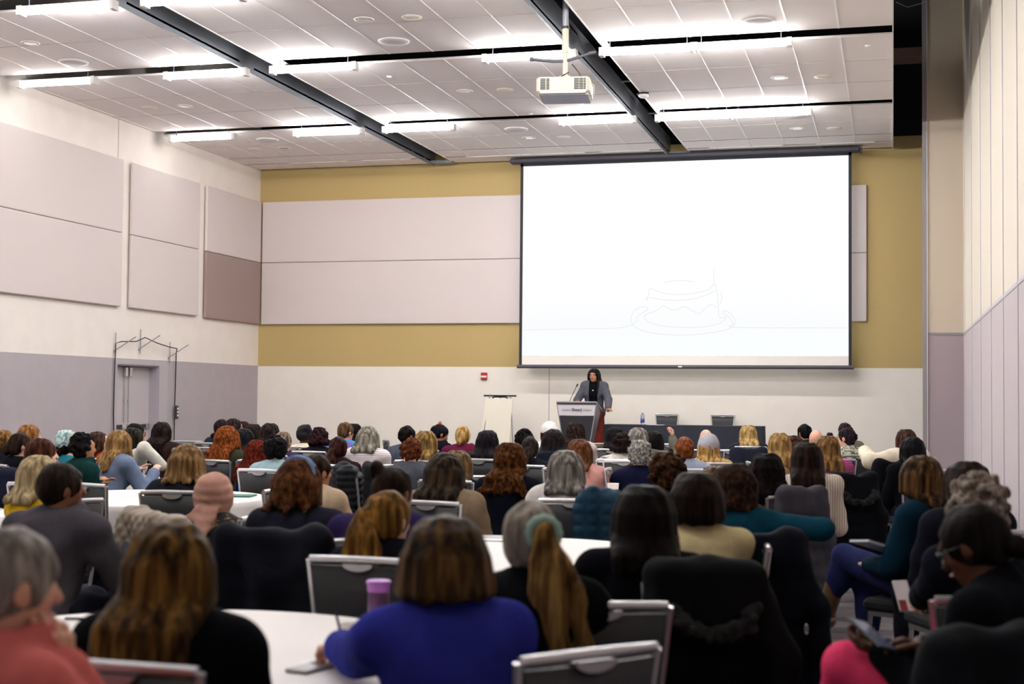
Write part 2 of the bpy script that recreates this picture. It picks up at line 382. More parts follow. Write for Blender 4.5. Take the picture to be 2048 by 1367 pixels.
for yy in (22.2, 17.77, 14.33, 9.82, 5.3, 1.0):
    for i, x in enumerate(TX):
        o = proto if first else copy_tree(proto); first = False
        o.location = (x, yy, 5.985)
        if yy in DIM:
            c_ = [q for q in o.children if q.name.startswith('diffuser')][0]; c_.data = DMESH[yy]
        else: [q for q in o.children if q.name.startswith('diffuser')][0].data = DMESH['end'] if i == 0 else DFULL
        t = {22.2: 'nearest the screen', 17.77: 'level with the projector', 14.33: 'at the photo top'}.get(yy)
        if t: setp(o, 'lit tube light %s, %s' % (t, posn[i]), 'ceiling light', 'tube lights under the ceiling')
        else: setp(o, 'lit white tube light overhead at the rear of the hall', 'ceiling light', 'tube lights over the rear of the hall')

# downlights, speakers, detectors in the tiles
def place(proto, x, y, label, cat, grp, first=[set()]):
    if proto.name in first[0]: o = copy_tree(proto)
    else: o = proto; first[0].add(proto.name)
    o.location = (x, y, ZC); setp(o, label, cat, grp); return o
dl = empty('downlight')
MB().lathe([(.085, .0), (.12, -.008), (.125, 0), (.12, .002)], n=28).obj('trim_ring', M_white_pl, dl)
MB().lathe([(.085, 0), (.08, .02)], n=28).obj('rim', M_metal, dl)
MB().lathe([(.084, -.004), (.06, -.006), (.02, -.006), (.0, -.006)], n=28).obj('reflector', mat('chrome reflector', '#d9d9dc', .15, metal=1.0), dl)
sites = [(-6.16, 15.95), (-6.14, 20.08), (-6.16, 24.0), (-10.81, 16.05), (-10.78, 20.16), (-10.81, 24.03), (-1.54, 20.2), (-1.54, 24.11)]
cell = {(-6, 15): 'centre bay at the photo top', (-6, 20): 'centre bay left of the projector', (-6, 24): 'centre bay close to the screen', (-10, 16): 'left bay at the photo edge', (-10, 20): 'left bay between the tube rows', (-10, 24): 'left bay near the back wall', (-1, 20): 'right bay between the tube rows', (-1, 24): 'right bay above the screen'}
for x, y in sites: place(dl, x, y, 'round chrome downlight in the ' + cell[(int(x), int(y))], 'downlight', 'recessed downlights')
sp = empty('ceiling_speaker')
MB().lathe([(.0, -.03), (.12, -.026), (.17, -.015), (.19, .0)], n=32).obj('grille', mat('speaker grille', '#cdc8c8', .7), sp)
MB().lathe([(.17, -.016), (.2, -.01), (.205, 0)], n=32).obj('rim', M_white_pl, sp)
for x, y, t in ((-6.16, 17.02, 'centre bay above the tube row'), (-6.16, 23.14, 'centre bay near the screen'), (-10.85, 17.12, 'left bay beside the first tube'), (-10.74, 23.16, 'left bay near the back wall'), (-1.55, 17.12, 'right bay near the photo top'), (-1.5, 22.95, 'right bay just past the joined tubes')):
    place(sp, x, y, 'large white round ceiling speaker in the ' + t, 'speaker', 'round ceiling speakers')
for x, y, t in ((-5.56, 15.98, 'centre bay beside a downlight at top'), (-5.53, 20.11, 'centre bay left of the projector'), (-5.54, 24.04, 'centre bay near the screen'), (-11.39, 20.14, 'left bay close to the wall'), (-11.39, 24.01, 'left bay near the back corner'), (-.94, 20.27, 'right bay between the tube rows'), (-.94, 24.2, 'right bay above the screen')):
    o = MB().lathe([(0, -.022), (.08, -.018), (.12, -.006), (.125, 0)], n=24).obj('ceiling_disc', mat('cream plastic', '#ddd3c4', .5)); o.location = (x, y, ZC)
    setp(o, 'small cream cover disc in the ' + t, 'cover plate', 'cream ceiling discs')
for x, y, t in ((-2.78, 21.98, 'right bay'), (-8.95, 21.95, 'left bay'), (-.3, 18.6, 'right bay corner'), (-6.9, 18.9, 'centre bay'), (-5.6, 21.9, 'centre bay rear')):
    e = empty('sprinkler', (x, y, ZC)); setp(e, 'tiny white sprinkler head in the %s' % t, 'sprinkler', 'sprinkler heads')
    MB().lathe([(0, -.02), (.03, -.016), (.045, 0)], n=16).obj('cover', M_white_pl, e)
e = empty('smoke_detector', (-3.58, 20.8, ZC-.02), 0, 'white smoke detector at the edge of the channel right of the projector', 'smoke detector')
MB().lathe([(0, -.055), (.05, -.05), (.075, -.03), (.08, 0)], n=24).obj('cover', M_white_pl, e)
MB().lathe([(.085, 0), (.095, -.005), (.095, .02)], n=24).obj('base', M_black_pl, e)

# wall devices
e = empty('fire_alarm', (-7.62, YB, 1.87), 0, 'small red fire alarm on the white wall left of the lectern', 'fire alarm')
MB().box(-.06, .06, -.05, 0, 0, .14, bev=.008).obj('box', mat('alarm red', '#b5271d', .4), e)
MB().box(-.058, .058, -.056, -.05, .045, .08).obj('plate', M_white_pl, e)
e = empty('wall_outlet', (-.12, YB, .37), 0, 'grey wall socket low on the back wall beside the right column', 'socket')
MB().box(-.05, .05, -.01, 0, 0, .12).obj('plate', mat('socket plate', '#d8cdc4', .5), e)
MB().box(-.035, .035, -.013, -.01, .02, .055).box(-.035, .035, -.013, -.01, .068, .1).obj('face', mat('socket face', '#a09894', .5), e)

# projection screen
SX0, SX1, SY = -6.83, -.75, 25.95
def sp_(x, y): p = on_y(x, y, SY); return p.x, p.z
x0, zt = sp_(1047, 333); x1, _ = sp_(1697, 313); _, zb = sp_(1370, 730); _, zl = sp_(1370, 711.5)
zt = (zt + sp_(1697, 310)[1])/2
e = empty('projection_screen', ((x0+x1)/2, SY, zb), 0, 'huge lit white projection screen hanging on the back wall', 'projection screen')
hw, hh = (x1-x0)/2, zt-zb
ms = bpy.data.materials.new('lit screen picture'); ms.use_nodes = True; N = ms.node_tree.nodes; L = ms.node_tree.links
N.remove(N['Principled BSDF']); em = N.new('ShaderNodeEmission'); em.inputs[1].default_value = SCREEN
tc = N.new('ShaderNodeTexCoord'); sx = N.new('ShaderNodeSeparateXYZ'); cr = N.new('ShaderNodeValToRGB'); mr = N.new('ShaderNodeMapRange')
L.new(tc.outputs['Object'], sx.inputs[0]); L.new(sx.outputs[2], mr.inputs[0]); mr.inputs[1].default_value = 0; mr.inputs[2].default_value = hh
q = cr.color_ramp.elements; q[0].position = 0; q[0].color = (*srgb('#f4fdff'), 1); q[1].position = .42; q[1].color = (*srgb('#fafafa'), 1)
t = q.new(.2); t.color = (*srgb('#f5f6f7'), 1); t = q.new(.75); t.color = (*srgb('#fefefe'), 1)
L.new(mr.outputs[0], cr.inputs[0]); L.new(cr.outputs[0], em.inputs[0]); L.new(em.outputs[0], N['Material Output'].inputs[0])
MB().box(-hw, hw, 0, .006, zl-zb, hh).obj('lit_picture', ms, e)
MB().box(-hw, hw, 0, .006, 0, zl-zb).obj('unlit_band', mat('screen fabric', '#f3ece4', .9), e)
MB().box(-hw-.055, -hw, -.004, .01, -.0, hh+.05).box(hw, hw+.055, -.004, .01, 0, hh+.05).box(-hw-.055, hw+.055, -.004, .01, hh, hh+.06).obj('black_border', mat('screen border', '#26262e', .7), e)
MB().tube([(-hw-.09, 0, -.03), (hw+.09, 0, -.03)], .035, 12).obj('bottom_bar', mat('screen bar', '#4c4b54', .5), e)
MB().box(-.035, .035, -.04, -.03, -.04, -.015).obj('bar_tag', M_white_pl, e)
MB().box(-hw-.25, hw+.2, -.09, .12, hh+.05, hh+.14, bev=.02).box(hw+.2, hw+.24, -.08, .1, hh+.03, hh+.13).obj('casing', mat('screen casing', '#3c3b45', .5), e)
# the faint line drawing of a cake on the screen
def lp(x, y): p = on_y(x, y, SY); return (p.x-(x0+x1)/2, -.004, p.z-zb)
def drawn(pts, wd=.007):
    k = []; P = [lp(*p) for p in pts]
    for i in range(len(P)-1):
        p0, p1, p2, p3 = P[max(i-1, 0)], P[i], P[i+1], P[min(i+2, len(P)-1)]
        for s_ in range(6):
            t = s_/6; k.append(tuple(.5*((2*b)+(c-a)*t+(2*a-5*b+4*c-d)*t*t+(3*b-a-3*c+d)*t**3) for a, b, c, d in zip(p0, p1, p2, p3)))
    k.append(P[-1]); return k
cx = lambda u, v: (1040+u*.332, 500+v*.332)
ln = MB()
for pts in ([(22, 480), (300, 475), (560, 470), (660, 455), (700, 425), (712, 395), (760, 365), (768, 345), (735, 340), (690, 365), (668, 410), (680, 450), (740, 485), (850, 505), (990, 511), (1130, 500), (1240, 480), (1290, 450), (1290, 410), (1262, 378), (1228, 362), (1226, 380), (1262, 405), (1285, 445), (1310, 465), (1975, 468)],
            [(760, 385), (750, 410), (790, 440), (880, 458), (990, 465), (1100, 462), (1190, 445), (1235, 415), (1240, 400), (1200, 405), (1195, 330), (1188, 250), (1170, 205), (1140, 235), (1070, 255), (960, 268), (860, 258), (785, 232), (775, 270), (762, 282), (765, 303), (775, 285), (840, 296), (930, 302), (1040, 293), (1120, 270), (1180, 243)],
            [(760, 385), (820, 365), (862, 335), (905, 357), (950, 357), (990, 340), (1040, 365), (1080, 382), (1110, 355), (1150, 328), (1185, 345)],
            [(1210, 250), (1216, 290), (1205, 325)], [(1168, 205), (1168, 110)], [(870, 195), (960, 182), (1040, 190)]):
    ln.tube(drawn([cx(*p) for p in pts]), .006, 4)
ln.obj('line_drawing', emit_mat('faint drawn line', srgb('#e5e4e7'), SCREEN), e)
# ------------------------------------------------------------------ smooth solids from distance fields
class Field:
    def __init__(s, lo, hi, res):
        s.res = res; s.lo = np.array(lo, float); s.n = (np.ceil((np.array(hi)-s.lo)/res).astype(int)+1)
        s.F = np.full(s.n, .3, np.float32)
        s.ax = [s.lo[i]+res*np.arange(s.n[i]) for i in range(3)]
    def _sl(s, lo, hi):
        a = np.clip(((np.array(lo)-s.lo)/s.res).astype(int), 0, s.n-1); b = np.clip(((np.array(hi)-s.lo)/s.res).astype(int)+2, 1, s.n)
        return a, b
    def _op(s, lo, hi, fn, k, sub=False):
        a, b = s._sl(lo, hi)
        if (b <= a).any(): return s
        X = s.ax[0][a[0]:b[0], None, None]; Y = s.ax[1][None, a[1]:b[1], None]; Z = s.ax[2][None, None, a[2]:b[2]]
        v = s.F[a[0]:b[0], a[1]:b[1], a[2]:b[2]]; d = fn(X, Y, Z)
        if sub: d = -d; h = np.maximum(k-np.abs(v-d), 0)/k; v[...] = np.maximum(v, d)+h*h*k*.25
        else: h = np.maximum(k-np.abs(v-d), 0)/k; v[...] = np.minimum(v, d)-h*h*k*.25
        return s
    def cone(s, A, B, ra, rb, k=.02, sq=(1, 1, 1), sub=False):
        """limb from A to B, radius ra to rb; sq squashes the section per axis"""
        A = np.array(A, float); B = np.array(B, float); q = np.array(sq, float); m = max(ra, rb)*max(1/q.min(), 1)*1.0+k+.04
        lo = np.minimum(A, B)-m*1.0; hi = np.maximum(A, B)+m
        A2, B2 = A*q, B*q; D = B2-A2; L2 = max(D@D, 1e-9); sc_ = 1/q.max()
        def fn(X, Y, Z):
            x, y, z = X*q[0]-A2[0], Y*q[1]-A2[1], Z*q[2]-A2[2]
            t = np.clip((x*D[0]+y*D[1]+z*D[2])/L2, 0, 1)
            return (np.sqrt((x-t*D[0])**2+(y-t*D[1])**2+(z-t*D[2])**2)-(ra+(rb-ra)*t))*sc_
        return s._op(lo, hi, fn, k, sub)
    def chain(s, P, r, k=.012):
        """one strand through the points P: plain union of its limbs, blended once into the rest"""
        P = np.array(P, float); r = np.array(r, float); m = r.max()+k+.03
        def fn(X, Y, Z):
            d = None
            for i in range(len(P)-1):
                A, D = P[i], P[i+1]-P[i]; L2 = max(D@D, 1e-9); x, y, z = X-A[0], Y-A[1], Z-A[2]
                t = np.clip((x*D[0]+y*D[1]+z*D[2])/L2, 0, 1)
                q = np.sqrt((x-t*D[0])**2+(y-t*D[1])**2+(z-t*D[2])**2)-(r[i]+(r[i+1]-r[i])*t); d = q if d is None else np.minimum(d, q)
            return d
        return s._op(P.min(0)-m, P.max(0)+m, fn, k)
    def ell(s, C, r, k=.02, M=None, sub=False):
        C = np.array(C, float); r = np.array(r, float); m = r.max()+k+.04
        def fn(X, Y, Z):
            x, y, z = X-C[0], Y-C[1], Z-C[2]
            if M is not None: x, y, z = (M[0, 0]*x+M[1, 0]*y+M[2, 0]*z, M[0, 1]*x+M[1, 1]*y+M[2, 1]*z, M[0, 2]*x+M[1, 2]*y+M[2, 2]*z)
            k0 = np.sqrt((x/r[0])**2+(y/r[1])**2+(z/r[2])**2); k1 = np.sqrt((x/r[0]**2)**2+(y/r[1]**2)**2+(z/r[2]**2)**2)+1e-9
            return k0*(k0-1)/k1
        return s._op(C-m, C+m, fn, k, sub)
    def box(s, C, r, rad, k=.02, M=None, sub=False):
        C = np.array(C, float); r = np.array(r, float); m = np.linalg.norm(r)+rad+k+.03
        def fn(X, Y, Z):
            x, y, z = X-C[0], Y-C[1], Z-C[2]
            if M is not None: x, y, z = (M[0, 0]*x+M[1, 0]*y+M[2, 0]*z, M[0, 1]*x+M[1, 1]*y+M[2, 1]*z, M[0, 2]*x+M[1, 2]*y+M[2, 2]*z)
            a, b, c = np.abs(x)-r[0], np.abs(y)-r[1], np.abs(z)-r[2]
            return np.sqrt(np.maximum(a, 0)**2+np.maximum(b, 0)**2+np.maximum(c, 0)**2)+np.minimum(np.maximum(a, np.maximum(b, c)), 0)-rad
        return s._op(C-m, C+m, fn, k, sub)
    def disp(s, fn):
        X = s.ax[0][:, None, None]; Y = s.ax[1][None, :, None]; Z = s.ax[2][None, None, :]
        s.F += fn(X, Y, Z).astype(np.float32); return s
    def cut(s, fn):
        X = s.ax[0][:, None, None]; Y = s.ax[1][None, :, None]; Z = s.ax[2][None, None, :]
        s.F = np.maximum(s.F, fn(X, Y, Z).astype(np.float32)); return s
    def surf(s):
        F = s.F; F[0] = F[-1] = .3; F[:, 0] = F[:, -1] = .3; F[:, :, 0] = F[:, :, -1] = .3
        S = F < 0; n = [d-1 for d in F.shape]
        c = np.zeros(n, np.uint8)
        for i in (0, 1):
            for j in (0, 1):
                for k in (0, 1): c += S[i:i+n[0], j:j+n[1], k:k+n[2]]
        mx = (c > 0) & (c < 8); I = np.argwhere(mx); idx = np.full(n, -1, np.int32); idx[mx] = np.arange(len(I))
        acc = np.zeros((len(I), 3)); cnt = np.zeros(len(I)); i0, i1, i2 = I.T
        cs = [(a, b, d) for a in (0, 1) for b in (0, 1) for d in (0, 1)]
        vals = {p: F[i0+p[0], i1+p[1], i2+p[2]] for p in cs}
        for p in cs:
            for ax in range(3):
                if p[ax] == 0:
                    q = list(p); q[ax] = 1; q = tuple(q); fa, fb = vals[p], vals[q]; m = (fa < 0) != (fb < 0)
                    t = np.where(m, fa/np.where(m, fa-fb, 1), 0); e = np.array(p, float)[None].repeat(len(I), 0); e[:, ax] += t
                    acc[m] += e[m]; cnt[m] += 1
        V = s.lo + s.res*(I + acc/np.maximum(cnt, 1)[:, None])
        fs = []
        for ax in range(3):
            u, w_ = (ax+1) % 3, (ax+2) % 3
            sl0 = [slice(None)]*3; sl1 = [slice(None)]*3; sl0[ax] = slice(0, -1); sl1[ax] = slice(1, None)
            a = S[tuple(sl0)]; b = S[tuple(sl1)]
            for fl, msk in ((0, a & ~b), (1, ~a & b)):
                P = np.argwhere(msk); P = P[(P[:, u] > 0) & (P[:, w_] > 0)]
                q = [P.copy() for _ in range(4)]
                q[0][:, u] -= 1; q[0][:, w_] -= 1; q[1][:, w_] -= 1; q[3][:, u] -= 1
                ii = np.stack([idx[tuple(x.T)] for x in q], 1)
                fs.append(ii if fl == 0 else ii[:, ::-1])
        return V, np.concatenate(fs)
def noise3(seed, freq, amp, aniso=(1, 1, 1), n=5):
    """sum of tilted waves: a cheap smooth bumpiness for folds, curls and locks"""
    r = np.random.RandomState(seed); ks = r.normal(size=(n, 3)); ks /= np.linalg.norm(ks, axis=1)[:, None]; ks *= freq*(.7+.6*r.rand(n))[:, None]; ks *= np.array(aniso); ph = r.rand(n)*6.28
    def fn(X, Y, Z):
        d = 0
        for k, p in zip(ks, ph): d = d + np.sin(k[0]*X+k[1]*Y+k[2]*Z+p)
        return d*(amp/math.sqrt(n))
    return fn
def join_parts(name, parts):
    V = []; F = []; n = 0
    for v, f in parts: V.append(v); F.append(f+n); n += len(v)
    return np_mesh(name, np.concatenate(V), np.concatenate(F))

# ------------------------------------------------------------------ people
def rot(yaw=0, pitch=0, tilt=0):
    """columns = right, forward, up of a head turned yaw (left +), nodded pitch (down +), tilted"""
    cy, sy = math.cos(R_(yaw)), math.sin(R_(yaw)); cp, sp_ = math.cos(R_(-pitch)), math.sin(R_(-pitch)); ct, st = math.cos(R_(tilt)), math.sin(R_(tilt))
    Z = np.array([[cy, -sy, 0], [sy, cy, 0], [0, 0, 1]]); X = np.array([[1, 0, 0], [0, cp, -sp_], [0, sp_, cp]]); Y = np.array([[ct, 0, st], [0, 1, 0], [-st, 0, ct]])
    return Z @ X @ Y
def ik(A, T, la, lb, pole):
    A = np.array(A, float); T = np.array(T, float); d = T-A; L = np.linalg.norm(d); m = (la+lb)*.995
    if L > m: T = A+d*m/L; d = T-A; L = m
    u = d/L; x = (la*la-lb*lb+L*L)/(2*L); h = math.sqrt(max(la*la-x*x, 0)); p = np.array(pole, float); p = p-(p@u)*u; p /= np.linalg.norm(p)+1e-9
    return A+u*x+p*h, T
def skeleton(h, o):
    """joints in the person's own frame: facing +Y, seat centre at the origin, floor z = 0"""
    K = {}; st = o.get('stand'); b = o.get('build', 1.0)
    lean, side = o.get('lean', 4), o.get('side', 0)
    pz = .93*h/1.68 if st else .54
    P = np.array([0, 0 if st else -.07, pz]); t = h-.245-pz
    tw = R_(o.get('twist', 0)); cx, sx = math.cos(tw), math.sin(tw)
    N = P + np.array([t*math.tan(R_(side)), t*math.tan(R_(lean)), t])
    U = (N-P)/np.linalg.norm(N-P)
    sw = o.get('shoulder', .17)*(.5+.5*b); rt = np.array([cx, sx, 0]); drop = np.array([0, 0, -.065])
    K.update(P=P, N=N, U=U, tw=o.get('twist', 0), rt=rt)
    for s_, n in ((-1, 'L'), (1, 'R')):
        S = N + rt*s_*sw + drop + np.array(o.get('sh'+n, (0, 0, 0))); K['S'+n] = S
        spec = o.get('arm'+n, 'lap')
        fw = np.array([-sx, cx, 0]); hR = rot(o.get('hyaw', 0), o.get('nod', 0), o.get('tilt', 0)); hC = N+rot(o.get('hyaw', 0), o.get('nod', 0)*.6, o.get('tilt', 0)) @ np.array([0, .028, .13])
        if isinstance(spec, str):
            T = {'lap': P+np.array([s_*.09, .34, .11]), 'table': P+np.array([s_*.16, .42, .27]), 'cross': P+np.array([-s_*.02, .25, .22]),
                 'side': S+np.array([s_*.06, .06, -.5]), 'cheek': hC+hR@np.array([s_*.105, .085, -.165]), 'chin': N+np.array([s_*.03, .16, -.02])+fw*.02}[spec]
        else: T = np.array(spec, float)
        pole = np.array(o.get('pole'+n, (s_*.55, -.5, -.8)))
        E, W = ik(S, T, .285*o.get('armk', 1), .25*o.get('armk', 1), pole); K['E'+n] = E; K['W'+n] = W
        H = P + np.array([s_*.088, .02, -.01]); K['H'+n] = H
        if st: kn, an = H+np.array([s_*.01, .01, -pz*.47]), np.array([H[0]+s_*.02, H[1]-.02, .09])
        else: kn, an = np.array([s_*.12, .40, .53]), np.array([s_*.12, .36+o.get('foot', .04), .09])
        if 'knee'+n in o: kn = np.array(o['knee'+n], float)
        if 'ankle'+n in o: an = np.array(o['ankle'+n], float)
        K['K'+n] = kn; K['A'+n] = an
        toe = o.get('toe'+n, (s_*.03, .17, -.055)); K['T'+n] = an+np.array(toe)
    hy = o.get('hyaw', 0); K['R'] = rot(hy, o.get('nod', 0), o.get('tilt', 0))
    K['HC'] = N + np.array([side*.0, .0, 0]) + rot(hy, o.get('nod', 0)*.6, o.get('tilt', 0)) @ np.array([0, .028, .13])
    return K
def hand_prims(W, E, s_, o, n, K_=None):
    """palm, five fingers; curl closes them"""
    d = (W-E)/np.linalg.norm(W-E)
    if o.get('arm'+n) == 'cheek': o = dict(o); o['hdir'+n] = K_['R']@np.array([-s_*.18, -.22, 1.]); o['palm'+n] = K_['R']@np.array([-s_*1., 0, 0])
    d = np.array(o.get('hdir'+n, d), float); d /= np.linalg.norm(d)
    pn = np.array(o.get('palm'+n, (0, 0, -1)), float); pn = pn-(pn@d)*d; pn /= np.linalg.norm(pn)+1e-9
    side = np.cross(d, pn)*(1 if s_ > 0 else -1)          # towards the thumb
    if o.get('flip'+n): side = -side
    curl = o.get('curl'+n, 30); out = []
    hk = .92
    for i, (off, L, r) in enumerate(((.031, .075, .0085), (.0105, .083, .009), (-.011, .077, .0085), (-.031, .06, .0075))):
        kn = W+d*.088*hk+side*off*hk-d*abs(off-.01)*.25
        out.append((W+d*.012+side*off*.55, kn, .0135, .0105))
        p = kn; ang = R_(curl*(.55+.12*i)); c = ang; dd = d+side*off*1.5
        dd /= np.linalg.norm(dd)
        for f, rr in ((.46, r), (.30, r*.93), (.24, r*.85)):
            q = p+(dd*math.cos(c)+pn*math.sin(c))*L*f*hk; out.append((p, q, rr, rr*.93)); p = q; c += ang*.9
    b = W+d*.02+side*.022; m1 = b+(d*.62+side*.62+pn*.35)*.042; m2 = m1+(d*.85+side*.25+pn*.35)*.032; m3 = m2+(d*.9-side*.05+pn*.35)*.026
    out += [(b, m1, .0145, .0115), (m1, m2, .0105, .0098), (m2, m3, .0095, .008)]
    return out
def head_prims(f, K, o, k=.012):
    H, R = K['HC'], K['R']; hs = o.get('head', 1.0)
    at = lambda x, y, z: H+R@np.array([x, y, z])*hs
    f.ell(at(0, -.012, .022), np.array([.073, .092, .090])*hs, k, R)
    f.ell(at(0, .022, -.028), np.array([.058, .062, .078])*hs, .03, R)
    f.ell(at(0, .052, -.078), np.array([.030, .026, .024])*hs, .03, R)
    f.ell(at(0, .066, .036), np.array([.05, .018, .016])*hs, .02, R)
    for s_ in (-1, 1):
        f.ell(at(s_*.031, .087, .008), np.array([.017, .013, .011])*hs, .012, R, sub=True)
        f.ell(at(s_*.03, .068, .006), np.array([.014, .014, .013])*hs, .004, R)
        f.ell(at(s_*.037, .057, -.022), np.array([.018, .018, .016])*hs, .02, R)
        f.ell(at(s_*.076, -.008, -.004), np.array([.010, .017, .031])*hs, .006, R)
    f.cone(at(0, .083, .014), at(0, .104, -.022), .008*hs, .0125*hs, .012)
    f.ell(at(0, .085, -.05), np.array([.021, .009, .006])*hs, .006, R); f.ell(at(0, .083, -.061), np.array([.018, .009, .006])*hs, .006, R)
def torso_prims(f, K, o, g=0.0, k=.05):
    P, N, U, rt = K['P'], K['N'], K['U'], K['rt']; b = o.get('build', 1.0); M = rot(K['tw'])
    T = N-P; bs = o.get('breadth', 1.0)
    f.ell(P+np.array([0, -.01, .0]), [.165*b+g, .125*b+g, .115+g], k)
    f.ell(P+T*.30, [.135*b*bs+g, .105*b+g, .14+g], k, rot(K['tw']*.4))
    f.ell(P+T*.62, [.155*b*bs+g, .115*b+g, .17+g], k, rot(K['tw']*.8))
    f.ell(P+T*.80, [.15*b*bs+g, .10*b+g, .10+g], k, M)
    for n, s_ in (('L', -1), ('R', 1)):
        f.cone(N+rt*s_*.045+np.array([0, 0, -.03]), K['S'+n]+np.array([0, 0, .012]), .052+g, .052+g, k)
        if o.get('fem', 1): f.ell(P+T*.62+rt*s_*.065+np.array([-rt[1], rt[0], 0])*.085*b, [.06+g*.5, .055+g*.5, .06+g*.5], .04)
def arm_prims(f, K, o, g=0.0, k=.03, upto=1.0, which='LR'):
    b = .4+.6*o.get('build', 1.0)
    for n in which:
        S, E, W = K['S'+n], K['E'+n], K['W'+n]
        f.cone(S, E, .052*b+g, .040*b+g, k); f.cone(E, E+(W-E)*upto, .040*b+g, (.040+(.027-.040)*upto)*b+g, .025)
def leg_prims(f, K, o, g=0.0, k=.03, upto=1.0):
    b = .3+.7*o.get('build', 1.0)
    for n in 'LR':
        H, Kn, A = K['H'+n], K['K'+n], K['A'+n]
        f.cone(H, Kn, .085*b+g, .058*b+g, k); f.cone(Kn, Kn+(A-Kn)*upto, .056*b+g, .056*b+(.037*b-.056*b)*upto+g, k)
        f.ell(Kn+(A-Kn)*.3+np.array([0, -.02, 0]), [.05*b+g*.7, .05*b+g*.7, .1], .04)
def bounds(K, pad=.2):
    A = np.array([v for k_, v in K.items() if isinstance(v, np.ndarray) and v.shape == (3,) and k_ not in ('U', 'rt')]); return A.min(0)-pad, A.max(0)+pad

